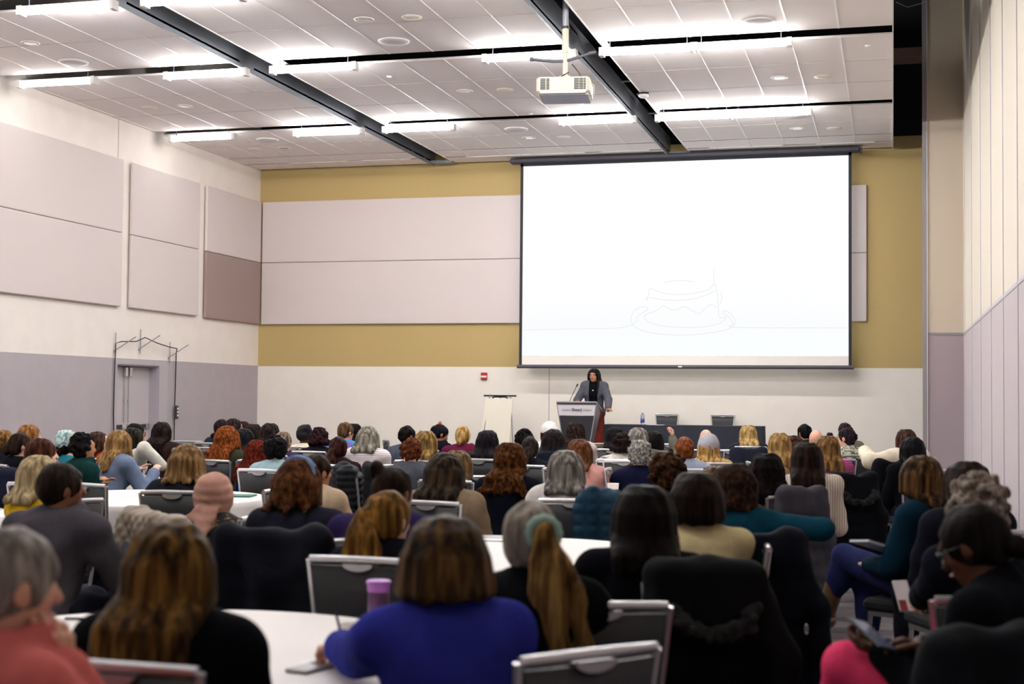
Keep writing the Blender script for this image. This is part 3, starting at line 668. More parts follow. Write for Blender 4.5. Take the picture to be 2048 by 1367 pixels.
def make_hair(K, o, res, seed, part='all'):
    st = o['hair']; H, R = K['HC'], K['R']; hs = o.get('head', 1.0); N = K['N']; rg = np.random.RandomState(seed)
    at = lambda x, y, z: H+R@np.array([x, y, z])*hs
    L = o.get('len', .35)                                   # length below the crown
    low = (H[2]+.11-L-.05) if st in ('long', 'wavy', 'bob', 'tail', 'halfup') else H[2]-.22
    f = Field([H[0]-.30, H[1]-.32, min(low, H[2]-.2)], [H[0]+.30, H[1]+.26, H[2]+.26], res)
    vol = o.get('vol', .016)
    big = st in ('afro', 'curly')
    def cap(v=vol, k=.012, zlo=-.06, front=.045):
        f.ell(at(0, -.014, .022), np.array([.075+v, .094+v, .091+v])*hs, k, R)
        if st not in ('short',): f.ell(at(0, -.035, -.03), np.array([.066+v*.8, .062+v, .06])*hs, .03, R)
        else: f.ell(at(0, -.045, -.02), np.array([.063+v*.3, .05+v*.4, .05])*hs, .03, R)
    def face(depth=.058, z=-.02, w_=.066):
        # open the front: face, then round the ears for short cuts
        f.ell(at(0, depth+.045, z), np.array([w_, .062, .085])*hs, .012, R, sub=True)
        f.ell(at(0, depth+.06, z-.09), np.array([.09, .09, .09])*hs, .012, R, sub=True)
    if st == 'short' or st == 'fade':
        cap(.012 if st == 'short' else .008); face(.055)
        f.ell(at(0, .02, -.10), np.array([.10, .085, .075])*hs, .01, R, sub=True)
        for s_ in (-1, 1): f.ell(at(s_*.085, .004, -.018), np.array([.03, .022, .034])*hs, .008, R, sub=True)
        f.disp(noise3(seed, 95, .0035))
    elif st == 'balding':
        f.ell(at(0, -.03, -.01), np.array([.083, .082, .062])*hs, .01, R); face(.03, 0, .08)
        f.ell(at(0, .01, .085), np.array([.075, .10, .06])*hs, .01, R, sub=True); f.ell(at(0, .03, -.11), np.array([.1, .09, .07])*hs, .01, R, sub=True)
    elif st == 'hat':      # knitted cap with long hair below handled by caller
        cap(.02)
    elif st in ('afro', 'curly'):
        ra = np.array([.095, .108, .105])+o.get('puff', .0); c = at(0, -.03, .025)
        f.ell(c, ra*.93*hs, .02, R)
        n = int(110 if st == 'afro' else 90)
        for i in range(n):
            u = rg.normal(size=3); u /= np.linalg.norm(u)
            if u[1] > .55 and u[2] < .45: continue
            p = c+R@(u*ra*hs*(.93+.1*rg.rand())); f.ell(p, [.016+.010*rg.rand()]*3, .008)
        if st == 'curly':
            for i in range(int(o.get('drops', 26))):
                a = R_(75+210*rg.rand()); x, y = math.sin(a), math.cos(a); z = -.02-(L-.2)*rg.rand()*1.1
                p = at(x*(.088+.02*rg.rand()), y*(.10)-.02, z); f.ell(p, [.024+.012*rg.rand()]*3, .012)
        face(.062, -.03, .06); f.disp(noise3(seed, 150, .004))
    elif st in ('bun', 'lowbun', 'topbun', 'updo'):
        cap(.010); face(.055); 
        f.ell(at(0, .015, -.105), np.array([.10, .075, .075])*hs, .01, R, sub=True)
        for s_ in (-1, 1): f.ell(at(s_*.085, .0, -.02), np.array([.025, .02, .032])*hs, .008, R, sub=True)
        bp = {'bun': (0, -.115, .03), 'lowbun': (0, -.115, -.05), 'topbun': (0, -.065, .12), 'updo': (0, -.10, .02)}[st]
        bp = np.array(o.get('bunpos', bp)); br = o.get('bunr', .042)
        for i in range(9):
            u = rg.normal(size=3); u /= np.linalg.norm(u); f.ell(at(*(bp+u*br*.55)), [br*.62]*3, .012)
        if st == 'updo':
            for i in range(7): a = rg.rand()*6.28; f.cone(at(.055*math.cos(a), -.085, .02+.06*math.sin(a)), at(.02*math.cos(a+1), -.12, .02+.02*math.sin(a+1)), .022, .018, .012)
        f.disp(noise3(seed, 110, .0028, (1, 1, .4)))
    else:
        cap(vol*.7); face(.060, -.015, .06)
        base = H[2]+.11*hs
        a0 = o.get('spread', 112)
        nl = {'tail': 0}.get(st, 30)
        for i in range(nl):
            a = R_(180+(-a0+2*a0*(i+.5)/nl)+rg.normal()*2); x, y = math.sin(a), math.cos(a)
            p0 = at(x*.045, y*.05-.012, .098); p1 = at(x*(.081+vol*.6), y*(.094+vol*.6)-.014, .02); p2 = at(x*(.078+vol), y*(.088+vol)-.018, -.06)
            ll = L*(1+.07*rg.normal()) if st != 'bob' else L*(1+.02*rg.normal())
            zend = base-ll
            r0 = .0165+.006*rg.rand()
            CP = [p0, at(x*.072, y*.08-.013, .075), p1, p2]; CR_ = [r0*.75, r0*.9, r0, r0]
            p = p2; back = y < .25; flare = o.get('flare', 1.0)
            z = p2[2]; j = 0; jit = rg.rand()
            while z > zend+.001:
                z2 = max(z-.07, zend); q = p.copy(); q[2] = z2
                out = (R@np.array([x, y, 0]))
                if z2 > N[2]+.02: q[:2] += out[:2]*.006*flare
                else:
                    cz = (N[2]-z2)/.4; yb = N[1]-(N[2]-z2)*math.tan(R_(o.get('lean', 4)))-.125*o.get('build', 1)-.012-.02*min(1, cz*3)
                    if out[1] < .35 or o.get('allback'): q[1] = min(q[1]-.0, yb+.016*jit); q[0] = H[0]+(q[0]-H[0])*(1+.04*flare)
                    else: q[1] = max(q[1]+.02, N[1]+.10+.05*min(1, cz*3)); q[0] = H[0]+(q[0]-H[0])*1.0
                if st in ('wavy', 'halfup'): q += np.array([math.sin(z2*38+i*1.7), math.cos(z2*33+i*2.1), 0])*.011
                tp = 1-.45*max(0, (base-z2)/L-.55)/.45
                CP.append(q); CR_.append(r0*tp); p = q; z = z2; j += 1
            f.chain(CP, CR_, .02)
        if part == 'tail': f.F[...] = .3
        if (st == 'tail' or st == 'halfup') and part != 'cap':
            tx, ty, tz = o.get('tailpos', (0, -.125, .035))
            q0 = at(tx, ty, tz); f.ell(at(tx*.8, ty*.86, tz), [.03]*3, .02)
            for i in range(18 if st == 'tail' else 8):
                p = q0+rg.normal(size=3)*.008; z = p[2]; zend = base-L*(1+.06*rg.normal()); w_ = rg.normal()*.5; k_ = 0
                r0 = .014+.005*rg.rand(); CP = [p]; CR_ = [r0]; swell = o.get('tailw', .028)
                while z > zend:
                    z2 = z-.04; k_ += 1; frac = (q0[2]-z2)/max(q0[2]-zend, .01)
                    q = np.array([q0[0]+w_*swell*math.sin(min(1, frac*2.2)*1.57)*2+math.sin(z2*45+i)*.007+o.get('tailx', 0)*frac, min(q0[1]-.03*min(1, frac*3)-.01, N[1]-.12) if z2 < N[2]+.02 else q0[1]-.035*min(1, frac*3), z2])
                    q[1] += math.cos(i*2.4)*swell*.6
                    CP.append(q); CR_.append(r0*(1 if frac < .8 else .8)); p = q; z = z2
                if len(CP) > 1: f.chain(CP, CR_, .022)
            if st == 'tail' and part == 'all': f.ell(at(0, .015, -.105), np.array([.10, .07, .075])*hs, .01, R, sub=True)
        if part == 'cap': f.ell(at(0, .015, -.105), np.array([.10, .07, .075])*hs, .01, R, sub=True)
        f.disp(noise3(seed, 120, .0028, (1, 1, .12)) if st != 'wavy' else noise3(seed, 90, .004, (1, 1, .5)))
    if 'trim' in o: f.cut(o['trim'])
    return f.surf()

TOPS = {}
def cloth_mat(spec):
    """spec: '#rrggbb' or (kind, colours...)"""
    if isinstance(spec, str): return mat('cloth_'+spec, spec, .95, noise=.10, scale=9, bump=.25, bscale=60, spec=.06)
    k = spec[0]
    if k == 'tiedye':
        return mat('tie dye', '#8a3fa0', .9, scale=9, col2='#2f7fb8', fac=(.42, .58))
    if k == 'specks': return mat('black cloth with gold marks', '#0f0e10', .9, scale=22, col2='#8a6a3f', fac=(.36, .40))
    if k == 'rib': return wave_mat('ribbed knit '+spec[1], spec[1], spec[2], 18, 'X', lo=.2, hi=.8)
    if k == 'stripe': return wave_mat('striped cloth '+spec[1]+spec[2], spec[1], spec[2], spec[3], 'Z', lo=.4, hi=.6, dist=1.5)
    if k == 'print': return mat('print '+spec[1]+spec[2], spec[1], .9, scale=spec[3], col2=spec[2], fac=(.44, .52))
    if k == 'fluffy': return mat('fluffy '+spec[1], spec[1], 1, noise=.12, scale=60, bump=.8, bscale=90, sheen=.5)
SKIN = {'p': '#d9a58c', 'l': '#e3b49c', 'm': '#b9805e', 'b': '#8a5a3e', 'd': '#5b3626'}
def skin_mat(k): return mat('skin_'+k, SKIN[k], .55, noise=.05, scale=25, spec=.35)
NP = 0
def person(x, y, o, label, head_yaw_world, body_yaw_world, h, dist):
    """builds one person; (x, y) is where the top of the head stands"""
    global NP; NP += 1; seed = NP*13
    fine = o.get('fine', 0)
    rb = .009 if dist < 7 else (.011 if dist < 11 else .0135)
    if fine: rb = min(rb, .008)
    by = body_yaw_world; o = dict(o); o['hyaw'] = max(-75, min(75, head_yaw_world-by))
    K = skeleton(h, o)
    topp = K['HC']+K['R']@np.array([0, -.012, .1])
    a = R_(by); ox = topp[0]*math.cos(a)-topp[1]*math.sin(a); oy = topp[0]*math.sin(a)+topp[1]*math.cos(a)
    loc = (x-ox, y-oy, o.get('z', 0)) if not o.get('here') else (x, y, o.get('z', 0))
    lo, hi = bounds(K)
    # ---- the body, one surface
    f = Field(lo, hi, rb)
    torso_prims(f, K, o); arm_prims(f, K, o); leg_prims(f, K, o)
    for n, s_ in (('L', -1), ('R', 1)):
        f.cone(K['A'+n]+np.array([0, -.02, -.03]), K['T'+n], .035, .028, .02)
    nb = K['N']+np.array([0, -.005, -.04]); f.cone(nb, K['HC']+K['R']@np.array([0, -.02, -.06]), .056, .052, .03)
    head_prims(f, K, o)
    parts = []
    for n, s_ in (('L', -1), ('R', 1)):
        pr = hand_prims(K['W'+n], K['E'+n], s_, o, n, K)
        if dist < 9.5 or fine:
            A = np.array([p for q in pr for p in q[:2]]); g = Field(A.min(0)-.03, A.max(0)+.03, .0038)
            g.cone(K['W'+n]+(K['E'+n]-K['W'+n])*.12, K['W'+n]+(K['W'+n]-K['E'+n])*.08, .027, .024, .015, )
            for q in pr: g.cone(*q, .005)
            parts.append(g.surf())
        else:
            for q in pr: f.cone(q[0], q[1], q[2]*1.15, q[3]*1.15, .006)
    me = join_parts('person', [f.surf()]+parts); me.materials.append(skin_mat(o.get('skin', 'l')))
    root = link('person', me); root.location = loc; root.rotation_euler = (0, 0, a); setp(root, label, 'person')
    # ---- clothes
    rc = rb*1.05
    f = Field(lo-.02, hi+.02, rc); g = o.get('thick', .014)
    torso_prims(f, K, o, g); arm_prims(f, K, o, g*1.15, upto=.97)
    if o.get('turtle'): f.cone(nb, K['N']+np.array([0, .012, .055]), .066, .066, .02)
    else: f.cone(nb, K['N']+np.array([0, -.002, .008]), .072, .066, .03)
    if o.get('hood'):
        for i in range(-4, 5):
            t = i/4*R_(125); p = K['N']+np.array([math.sin(t)*.095, -math.cos(t)*.085+.012, -.005-.045*math.cos(t)]); f.ell(p, [.042, .042, .036], .03)
        f.ell(K['N']+np.array([0, -.115, -.085]), [.085, .04, .075], .03)
    if o.get('scarf'):
        for i in range(14): t = i/14*6.28; f.ell(K['N']+np.array([math.sin(t)*.085, math.cos(t)*.085, .01+.012*math.sin(3*t)]), [.042, .042, .045], .02)
    f.disp(noise3(seed+1, 28, .0045, (1, 1, 1.6))); f.disp(noise3(seed+7, 13, .005, (.8, 1, 1.5))); f.F -= .006
    if o.get('quilt'): f.disp(lambda X, Y, Z: -.009*np.abs(np.sin(Z*math.pi/.075+0*X)))
    # open at neck and waist so it ends as a garment does
    fl = o.get('hem', .47 if not o.get('stand') else K['P'][2]-.13)
    f.cut(lambda X, Y, Z: (fl-Z)+0*X+0*Y)
    if not o.get('stand'): f.cut(lambda X, Y, Z: np.minimum((Y-(K['P'][1]+.2)), (K['P'][2]+.055)-Z)+0*X)
    f.cone(K['HC']+K['R']@np.array([0, -.0, -.03]), K['HC']+K['R']@np.array([0, .0, .05]), .085, .09, .01, sub=True)
    V, Fc = f.surf(); t = np_mesh('top', V, Fc); nm = o.get('topname', 'sweater')
    if o.get('hoodcol'): pass
    link(nm, t, cloth_mat(o['top']), root)
    f = Field(lo-.02, hi+.02, rc*1.1)
    b = o.get('build', 1.0)
    f.ell(K['P']+np.array([0, -.01, .0]), [.165*b+.012, .125*b+.012, .12+.006], .04); leg_prims(f, K, o, .012, upto=.58 if o.get('boots') else .93)
    if o.get('skirt'): f.cone(K['P']+np.array([0, 0, -.1]), np.array([K['P'][0], K['P'][1], .35]), .16, .2, .05)
    f.disp(noise3(seed+2, 30, .004)); f.cut(lambda X, Y, Z: np.minimum(Z-(K['P'][2]+.12), (K['P'][1]+.20)-Y)+0*X)
    V, Fc = f.surf(); link('trousers' if not o.get('skirt') else 'skirt', np_mesh('trousers', V, Fc), cloth_mat(o.get('legs', '#1b1c26')), root)
    for n, s_ in (('L', -1), ('R', 1)):
        A, T = K['A'+n], K['T'+n]; d = (T-A); heel = A-np.array([d[0], d[1], 0])*.25+np.array([0, 0, 0])
        up = (K['K'+n]-A); up /= np.linalg.norm(up)
        c0 = A+up*0-(up*.05); g_ = Field(np.minimum(A, T)-.3, np.maximum(A, T)+.3, .009)
        g_.cone(c0-d*.15, T, .04, .034, .03)
        if o.get('boots'): g_.cone(A-up*.04, A+up*.23, .05, .058, .03)
        else: g_.cone(A-up*.04, A+up*.02, .042, .04, .02)
        V, Fc = g_.surf(); link('boot' if o.get('boots') else 'shoe', np_mesh('shoe', V, Fc), mat('shoe_'+o.get('shoes', '#141418'), o.get('shoes', '#141418'), .5), root)
    # ---- hair or head covering
    rh = .0062 if dist < 6 else (.0075 if dist < 11 else .0095)
    hc = o.get('hc', ('#1c1512', '#3a2a20'))
    if o['hair'] not in ('none', 'hijab'):
        V, Fc = make_hair(K, o, rh, seed+3, 'cap' if o.get('tailhc') else 'all')
        if o.get('tailhc'):
            V2, F2 = make_hair(K, o, rh, seed+3, 'tail'); link('ponytail', np_mesh('ponytail', V2, F2), hair_mat(*o['tailhc'], 'straight'), root)
        link('hair', np_mesh('hair', V, Fc), hair_mat(hc[0], hc[1], 'curly' if o['hair'] in ('afro', 'curly', 'wavy') else 'straight'), root)
    H, R = K['HC'], K['R']; at = lambda x, y, z: H+R@np.array([x, y, z])*o.get('head', 1)
    def extra(name, build, m, lo_, hi_, res=.008):
        g_ = Field(lo_, hi_, res); build(g_); V, Fc = g_.surf(); return link(name, np_mesh(name, V, Fc), m, root)
    if o['hair'] == 'hijab':
        def bld(g_):
            g_.ell(at(0, -.018, .022), [.092, .110, .104], .02, R); g_.cone(at(0, -.015, -.04), K['N']+np.array([0, -.01, .0]), .088, .085, .05)
            g_.ell(K['N']+np.array([0, -.02, -.05]), [.135, .115, .06], .04); g_.ell(at(0, .105, -.005), [.052, .05, .068], .012, R, sub=True)
            for i in range(9):
                t = i/8; A = at(.085, .01-.03*i*.6, .05-.025*i); B = K['N']+np.array([-.11+.02*i, -.10-.006*i, .01-.012*i])
                g_.chain([A, (A+B)/2+np.array([.0, -.045, -.012]), B], [.009, .014, .012], .012)
            g_.disp(noise3(seed, 60, .004, (.6, .6, 2.4)))
        extra('headscarf', bld, mat('scarf_'+o['scol'], o['scol'], .9, noise=.08, scale=14, bump=.2, bscale=50), H-.3, H+.26)
    if o.get('beanie'):
        def bld(g_):
            g_.ell(at(0, -.02, .035), [.108, .122, .106], .01, R); g_.ell(at(0, -.02, .10), [.07, .075, .05], .03, R)
            g_.ell(at(0, .03, -.075), [.13, .13, .075], .01, R, sub=True); g_.disp(noise3(seed, 70, .002, (1, 1, .1)))
        extra('knit_cap', bld, mat('knit_'+o['beanie'], o['beanie'], .95, noise=.06, scale=30, bump=.4, bscale=120), H-.22, H+.22)
    if o.get('wrap'):
        def bld(g_):
            g_.ell(at(0, -.02, .04), [.094, .108, .10], .01, R); g_.cone(at(-.05, -.02, .09), at(.05, -.03, .10), .055, .058, .03)
            g_.ell(at(0, .05, -.08), [.13, .12, .09], .01, R, sub=True); g_.disp(noise3(seed, 60, .004, (1, 1, 1.5)))
        extra('head_wrap', bld, (mat('wrap_'+str(o['wrap']), o['wrap'], .9, noise=.1, scale=30) if isinstance(o['wrap'], str) else cloth_mat(o['wrap'])), H-.22, H+.22)
    if o.get('tie'):                                   # scrunchie, band or clip
        tx, ty, tz = o.get('tailpos', (0, -.125, .035)); c = at(tx, ty*.95, tz)
        def bld(g_):
            r1 = o.get('tier', .03)
            for i in range(12): a_ = i/12*6.28; g_.ell(c+R@np.array([r1*math.cos(a_), 0, r1*math.sin(a_)]), [.012+r1*.15]*3, .008)
        extra('hair_tie', bld, mat('tie_'+o['tie'], o['tie'], .8), c-.09, c+.09, .005)
    if o.get('band'):
        def bld(g_):
            g_.ell(at(0, -.012, .024), [.108, .13, .126], .01, R)
            g_.cut(lambda X, Y, Z: np.abs((X-H[0])*R[0, 1]+(Y-H[1])*R[1, 1]+(Z-H[2])*R[2, 1]+.012)-.03)
            g_.cut(lambda X, Y, Z: -((Z-H[2])+.05)+0*X+0*Y)
        extra('head_band', bld, mat('band_'+o['band'], o['band'], .8, noise=.25, scale=30), H-.2, H+.2)
    if o.get('glasses'):
        g_ = MB()
        for s_ in (-1, 1):
            g_.tube([Vector(at(s_*.034+.022*math.cos(t*.6283), .094-.003*math.cos(t*.6283)*s_, .006+.018*math.sin(t*.6283))) for t in range(11)], .0022, 6)
            g_.tube([Vector(at(s_*.056, .092, .012)), Vector(at(s_*.078, .05, .012)), Vector(at(s_*.082, -.01, .008))], .0022, 6)
        g_.tube([Vector(at(-.012, .1, .008)), Vector(at(.012, .1, .008))], .0022, 6)
        g_.obj('glasses', mat('glasses '+str(o['glasses']), o['glasses'] if isinstance(o['glasses'], str) else '#101014', .3), root)
    if o.get('shades'):
        g_ = MB()
        for s_ in (-1, 1):
            g_.tube([Vector(at(s_*.038-.026*s_, .062, .118)), Vector(at(s_*.038, .066, .122)), Vector(at(s_*.038+.028*s_, .058, .112))], [.014, .021, .013], 10, flat=.35)
            g_.tube([Vector(at(s_*.064, .058, .112)), Vector(at(s_*.092, .0, .06))], .004, 6)
        g_.obj('sunglasses', M_black_pl, root)
    if o.get('face'):
        for s_ in (-1, 1):
            MB().lathe([(0, .011), (.008, .008), (.011, 0), (.008, -.008), (0, -.011)], at(s_*.031, .071, .006), 12).obj('eye', M_eye, root)
        MB().tube([Vector(at(-.02, .0885, -.055)), Vector(at(-.008, .0945, -.052)), Vector(at(0, .095, -.053)), Vector(at(.008, .0945, -.052)), Vector(at(.02, .0885, -.055))], [.002, .006, .007, .006, .002], 8).obj('lips', mat('lips', '#9c2f2a', .4), root)
        for s_ in (-1, 1): MB().tube([Vector(at(s_*.016, .088, .028)), Vector(at(s_*.032, .088, .033)), Vector(at(s_*.05, .078, .026))], [.003, .0035, .002], 6).obj('eyebrow', mat('eyebrow', '#1a1210', .8), root)
    return root, K
M_eye = mat('dark eye', '#221a16', .2)
# ------------------------------------------------------------------ chairs, coats, tables
M_frame_ch = mat('chair frame silver', '#c4c2c4', .28, metal=.85)
M_back_ch = mat('chair back charcoal', '#2b2a2e', .55, noise=.05, scale=30)
M_seat_ch = mat('chair seat black fabric', '#1d1c20', .9, bump=.2, bscale=120)
def make_chair():
    e = empty('banquet_chair')
    f = MB()
    bk = lambda x, z: (x, -.24-.06*(z-.45)/.48-(.012*(1-(x/.21)**2)), z)
    MB().rbox(-.22, .22, -.20, .24, .42, .485, .02).obj('seat', M_seat_ch, e)
    # back panel, slightly hollow, wider at the top
    n = 8; vs = []; fs = []
    for s_ in (0, 1):
        for j in range(5):
            z = .50+.395*j/4; wd = .165+.035*j/4
            for i in range(n+1):
                x = -wd+2*wd*i/n; p = bk(x, z); vs.append((p[0], p[1]+(.022 if s_ else 0), p[2]))
    m = (n+1)*5
    for j in range(4):
        for i in range(n):
            a = j*(n+1)+i; fs += [(a, a+1, a+n+2, a+n+1), (m+a+n+1, m+a+n+2, m+a+1, m+a)]
    for i in range(n):
        fs.append((i+1, i, m+i, m+i+1)); a = 4*(n+1)+i; fs.append((a, a+1, m+a+1, m+a))
    MB().add(vs, fs, True).obj('backrest', M_back_ch, e)
    fr = MB()
    L = []
    for s_ in (-1, 1): L.append([bk(s_*(.172+.04*(z-.45)/.47), z) for z in (.40, .5, .6, .7, .8, .88, .915)])
    top = [bk(x, .925-.004*(abs(x)/.2)**2+0) for x in (-.205, -.15, -.08, 0, .08, .15, .205)]
    for l in L: fr.tube([(p[0], p[1]+.011, p[2]) for p in l], .0125, 8)
    fr.tube([(p[0], p[1]+.011, p[2]-.004) for p in top], .0145, 8)
    fr.obj('back_frame', M_frame_ch, e)
    # the half-moon grip under the top rail
    h = MB(); hp = [(.062*math.cos(t*math.pi/8), .905-.028*math.sin(t*math.pi/8)) for t in range(9)]
    h.prism(hp, -.318, -.278); h.obj('grip', mat('chair grip', '#a9a7aa', .35, metal=.6), e)
    for s_ in (-1, 1):
        MB().tube([(s_*.172, -.228, .41), (s_*.19, -.29, .0)], .012, 8).obj('leg', M_frame_ch, e)
        MB().tube([(s_*.185, .20, .425), (s_*.20, .235, .0)], .012, 8).obj('leg', M_frame_ch, e)
    MB().box(-.2, .2, -.2, -.18, .395, .42).box(-.2, .2, .19, .21, .395, .42).box(-.205, -.185, -.2, .2, .395, .42).box(.185, .205, -.2, .2, .395, .42).obj('seat_frame', M_frame_ch, e)
    return e
CH0 = make_chair(); _ch = [0]
def chair(x, y, yaw, label, grp='banquet chairs in the audience', z=0.0):
    o = CH0 if _ch[0] == 0 else copy_tree(CH0); _ch[0] += 1
    o.location = (x, y, z); o.rotation_euler = (0, 0, R_(yaw)); setp(o, label, 'chair', grp); return o
def chair_at(px, py, yaw, label, **k):
    """a chair whose top rail centre stands at this sight line"""
    p = on_z(px, py, .93); a = R_(yaw); return chair(p.x-math.sin(a)*.30, p.y+math.cos(a)*.30, yaw, label, **k)
def coat(x, y, yaw, color, label, kind='plain', w=.25, low=.28, name='coat', hood=True, fur=None, sleeve=.38, shift=0.0, seed=1, cat='coat', arms=(1, 1)):
    res = .010; f = Field((-.46+shift, -.52, low-.12), (.46+shift, .02, 1.06), res)
    yb = lambda z: -.25-.07*(z-.45)/.48
    sx = shift
    f.cone((sx-w+.06, yb(.93), .925), (sx+w-.06, yb(.93), .925), .05, .05, .03)
    for j in range(8):
        z = .9-(.9-low)*j/7; wd = w*(.90+.20*(j/7)); yy = min(yb(max(z, .45)), -.27)-.045-.025*(j/7)
        f.box((sx, yy, z), (wd-.03, .008, .05), .034, .05)
    f.box((sx, yb(.9)+.055, .80), (w-.06, .004, .10), .02, .03)
    for s_, on in zip((-1, 1), arms):
        if on:
            r = random.Random(seed*7+s_).uniform(-.03, .03)
            f.cone((sx+s_*(w-.05), -.32, .85), (sx+s_*(w+.015), -.36, .65), .052, .055, .04)
            f.cone((sx+s_*(w+.015), -.36, .65), (sx+s_*(w+.02)+r, -.37, .88-sleeve-.12), .055, .048, .03)
    if hood:
        for i in range(7):
            t = -1.2+2.4*i/6; f.ell((sx+.13*math.sin(t), -.35-.02*math.cos(t), .86-.07*math.cos(t)), (.05, .045, .045), .03)
        f.ell((sx, -.36, .80), (.12, .045, .10), .03)
    f.disp(noise3(seed, 20, .015, (1.5, 1, .4))); f.disp(noise3(seed+5, 50, .006, (1, 1, .6)))
    if kind == 'puffer': f.disp(lambda X, Y, Z: -.010*np.abs(np.sin(Z*math.pi/.05+.6*np.sin(X*9)))+0*Y)
    if kind == 'quilt': f.disp(lambda X, Y, Z: -.011*(np.abs(np.sin((Z+X)*math.pi/.07))*np.abs(np.sin((Z-X)*math.pi/.07)))+0*Y)
    if kind == 'grid': f.disp(lambda X, Y, Z: -.012*(np.abs(np.sin(Z*math.pi/.065))*np.abs(np.sin(X*math.pi/.085)))+0*Y)
    f.cut(lambda X, Y, Z: (low-Z)+.012*np.sin(X*20)+0*Y)
    V, F = f.surf(); me = np_mesh(name, V, F)
    mt = mat('coat_'+color+kind, color, .85 if kind == 'plain' else .6, noise=.12, scale=12, bump=.2, bscale=70, spec=.12)
    o = link(name, me, mt); o.location = (x, y, 0); o.rotation_euler = (0, 0, R_(yaw)); setp(o, label, cat)
    if fur:
        g = Field((-.25+shift, -.5, .68), (.25+shift, -.2, .98), .009); rg = np.random.RandomState(seed)
        for i in range(90):
            t = -1.5+3*rg.rand(); p = np.array([sx+.14*math.sin(t), -.405-.03*rg.rand(), .85-.09*math.cos(t)]); g.ell(p+rg.normal(size=3)*.012, [.014+.008*rg.rand()]*3, .006)
        V, F = g.surf(); link('fur_trim', np_mesh('fur_trim', V, F), mat('fur_'+fur, fur, 1, noise=.3, scale=50, bump=.8, bscale=100), o)
    return o
M_cloth = mat('white tablecloth', '#efe9e6', .85, bump=.05, bscale=90)
def round_table(x, y, label, R=.92, seed=0, drop=.2):
    t = empty('round_table', (x, y, 0), 0, label, 'table', 'round tables under white cloths')
    MB().lathe([(0, .70), (R-.02, .70), (R, .71), (R, .735), (R-.005, .74), (0, .74)], n=64).obj('table_top', mat('plywood table top', '#a88f6e', .6), t)
    MB().tube([(0, 0, .02), (0, 0, .7)], .04, 12).lathe([(.34, 0), (.34, .02), (.05, .06), (.05, .0)], n=24).obj('pedestal', M_steel, t)
    n = 160; vs = []; rg = random.Random(seed); ph = [rg.random()*6.28 for _ in range(4)]
    prof = [(0.0, .746), (R*.5, .746), (R*.9, .746), (R+.002, .745), (R+.012, .737)]
    for r, z in prof: vs += [(r*math.cos(6.28318*k/n), r*math.sin(6.28318*k/n), z) for k in range(n)]
    for j in range(1, 6):
        z = .737-drop*j/5
        for k in range(n):
            a = 6.28318*k/n; wv = math.sin(a*11+ph[0])+.7*math.sin(a*17+ph[1])+.4*math.sin(a*29+ph[2]); r = R+.014+.012*j/5*(1+wv*.8)
            vs.append((r*math.cos(a), r*math.sin(a), z))
    m = len(vs)//n; fs = [(i*n+k, i*n+(k+1) % n, (i+1)*n+(k+1) % n, (i+1)*n+k) for i in range(m-1) for k in range(n)]
    fs = [f_[::-1] for f_ in fs]
    o = MB().add(vs, fs, True).obj('tablecloth', M_cloth); o.location = (x, y, 0)
    return t, o
_tc = [0]
def table(x, y, where, R=.92):
    t, c = round_table(x, y, 'round banquet table ' + where, R, _tc[0]); _tc[0] += 1
    setp(c, 'white cloth on the round table ' + where, 'tablecloth', 'white round tablecloths')

# ------------------------------------------------------------------ seating
STAGE = (-5.1, 24.6)
def seat(px, py, h, label, short, **o):
    hv = {'afro': .04, 'curly': .035, 'topbun': .05, 'hijab': .03, 'hat': .03}.get(o['hair'], .018)
    if o.get('beanie') or o.get('wrap'): hv = .035
    if o.get('dz'): hv += 0
    p = on_z(px, py, h+hv); dist = (p-Vector((0, 0, EYE))).dot(CF)
    sd = math.degrees(math.atan2(-(STAGE[0]-p.x), STAGE[1]-p.y))
    hy = o.pop('hy', sd)+o.pop('hd', 0); by = o.pop('by', sd*.6)
    k = dict(o)
    if 'wL' in k or 'wR' in k:
        q = dict(k); q['hyaw'] = max(-75, min(75, hy-by)); K = skeleton(h, q); tp = K['HC']+K['R']@np.array([0, -.012, .1]); a = R_(by)
        ox = tp[0]*math.cos(a)-tp[1]*math.sin(a); oy = tp[0]*math.sin(a)+tp[1]*math.cos(a)
        for n in 'LR':
            if 'w'+n in k:
                wv = k.pop('w'+n); dx, dy = wv[0]-(p.x-ox), wv[1]-(p.y-oy); k['arm'+n] = (dx*math.cos(a)+dy*math.sin(a), -dx*math.sin(a)+dy*math.cos(a), wv[2])
    root, K = person(p.x, p.y, k, label, hy, by, h, dist)
    if not o.get('nochair'):
        cy = o.get('cy', by+90*o.get('cs', 0)); cx_, cy_ = root.location.x, root.location.y
        chair(cx_, cy_, cy, 'black and silver banquet chair under the ' + short)
    root['_dist'] = dist
    del root['_dist']
    return root, K, by
# ------------------------------------------------------------------ the round tables
table(-2.2, 4.0, 'nearest the camera')
table(-1.92, 7.05, 'second in the middle, behind the cobalt sweater')
table(-5.6, 10.0, 'left, beside the green hoodie', R=.9)
table(-1.95, 10.75, 'centre right, in front of the teal puffer jacket')
table(-2.55, 13.75, 'beyond the pink sweater', R=.85)
table(-1.4, 16.3, 'far right with paper cups', R=.75)
table(-6.5, 7.9, 'at the left edge of the photo')

BK = ('#0b0908', '#1c1614'); DB = ('#170e0a', '#332218'); MB_ = ('#2c1c12', '#54392a'); LB = ('#7a5a38', '#c09a64'); BL = ('#a8824e', '#e0c48c'); GR = ('#6b6561', '#b8b1aa')
AU = ('#5c2c12', '#a05c2a'); RD = ('#5e2a10', '#a05a28')
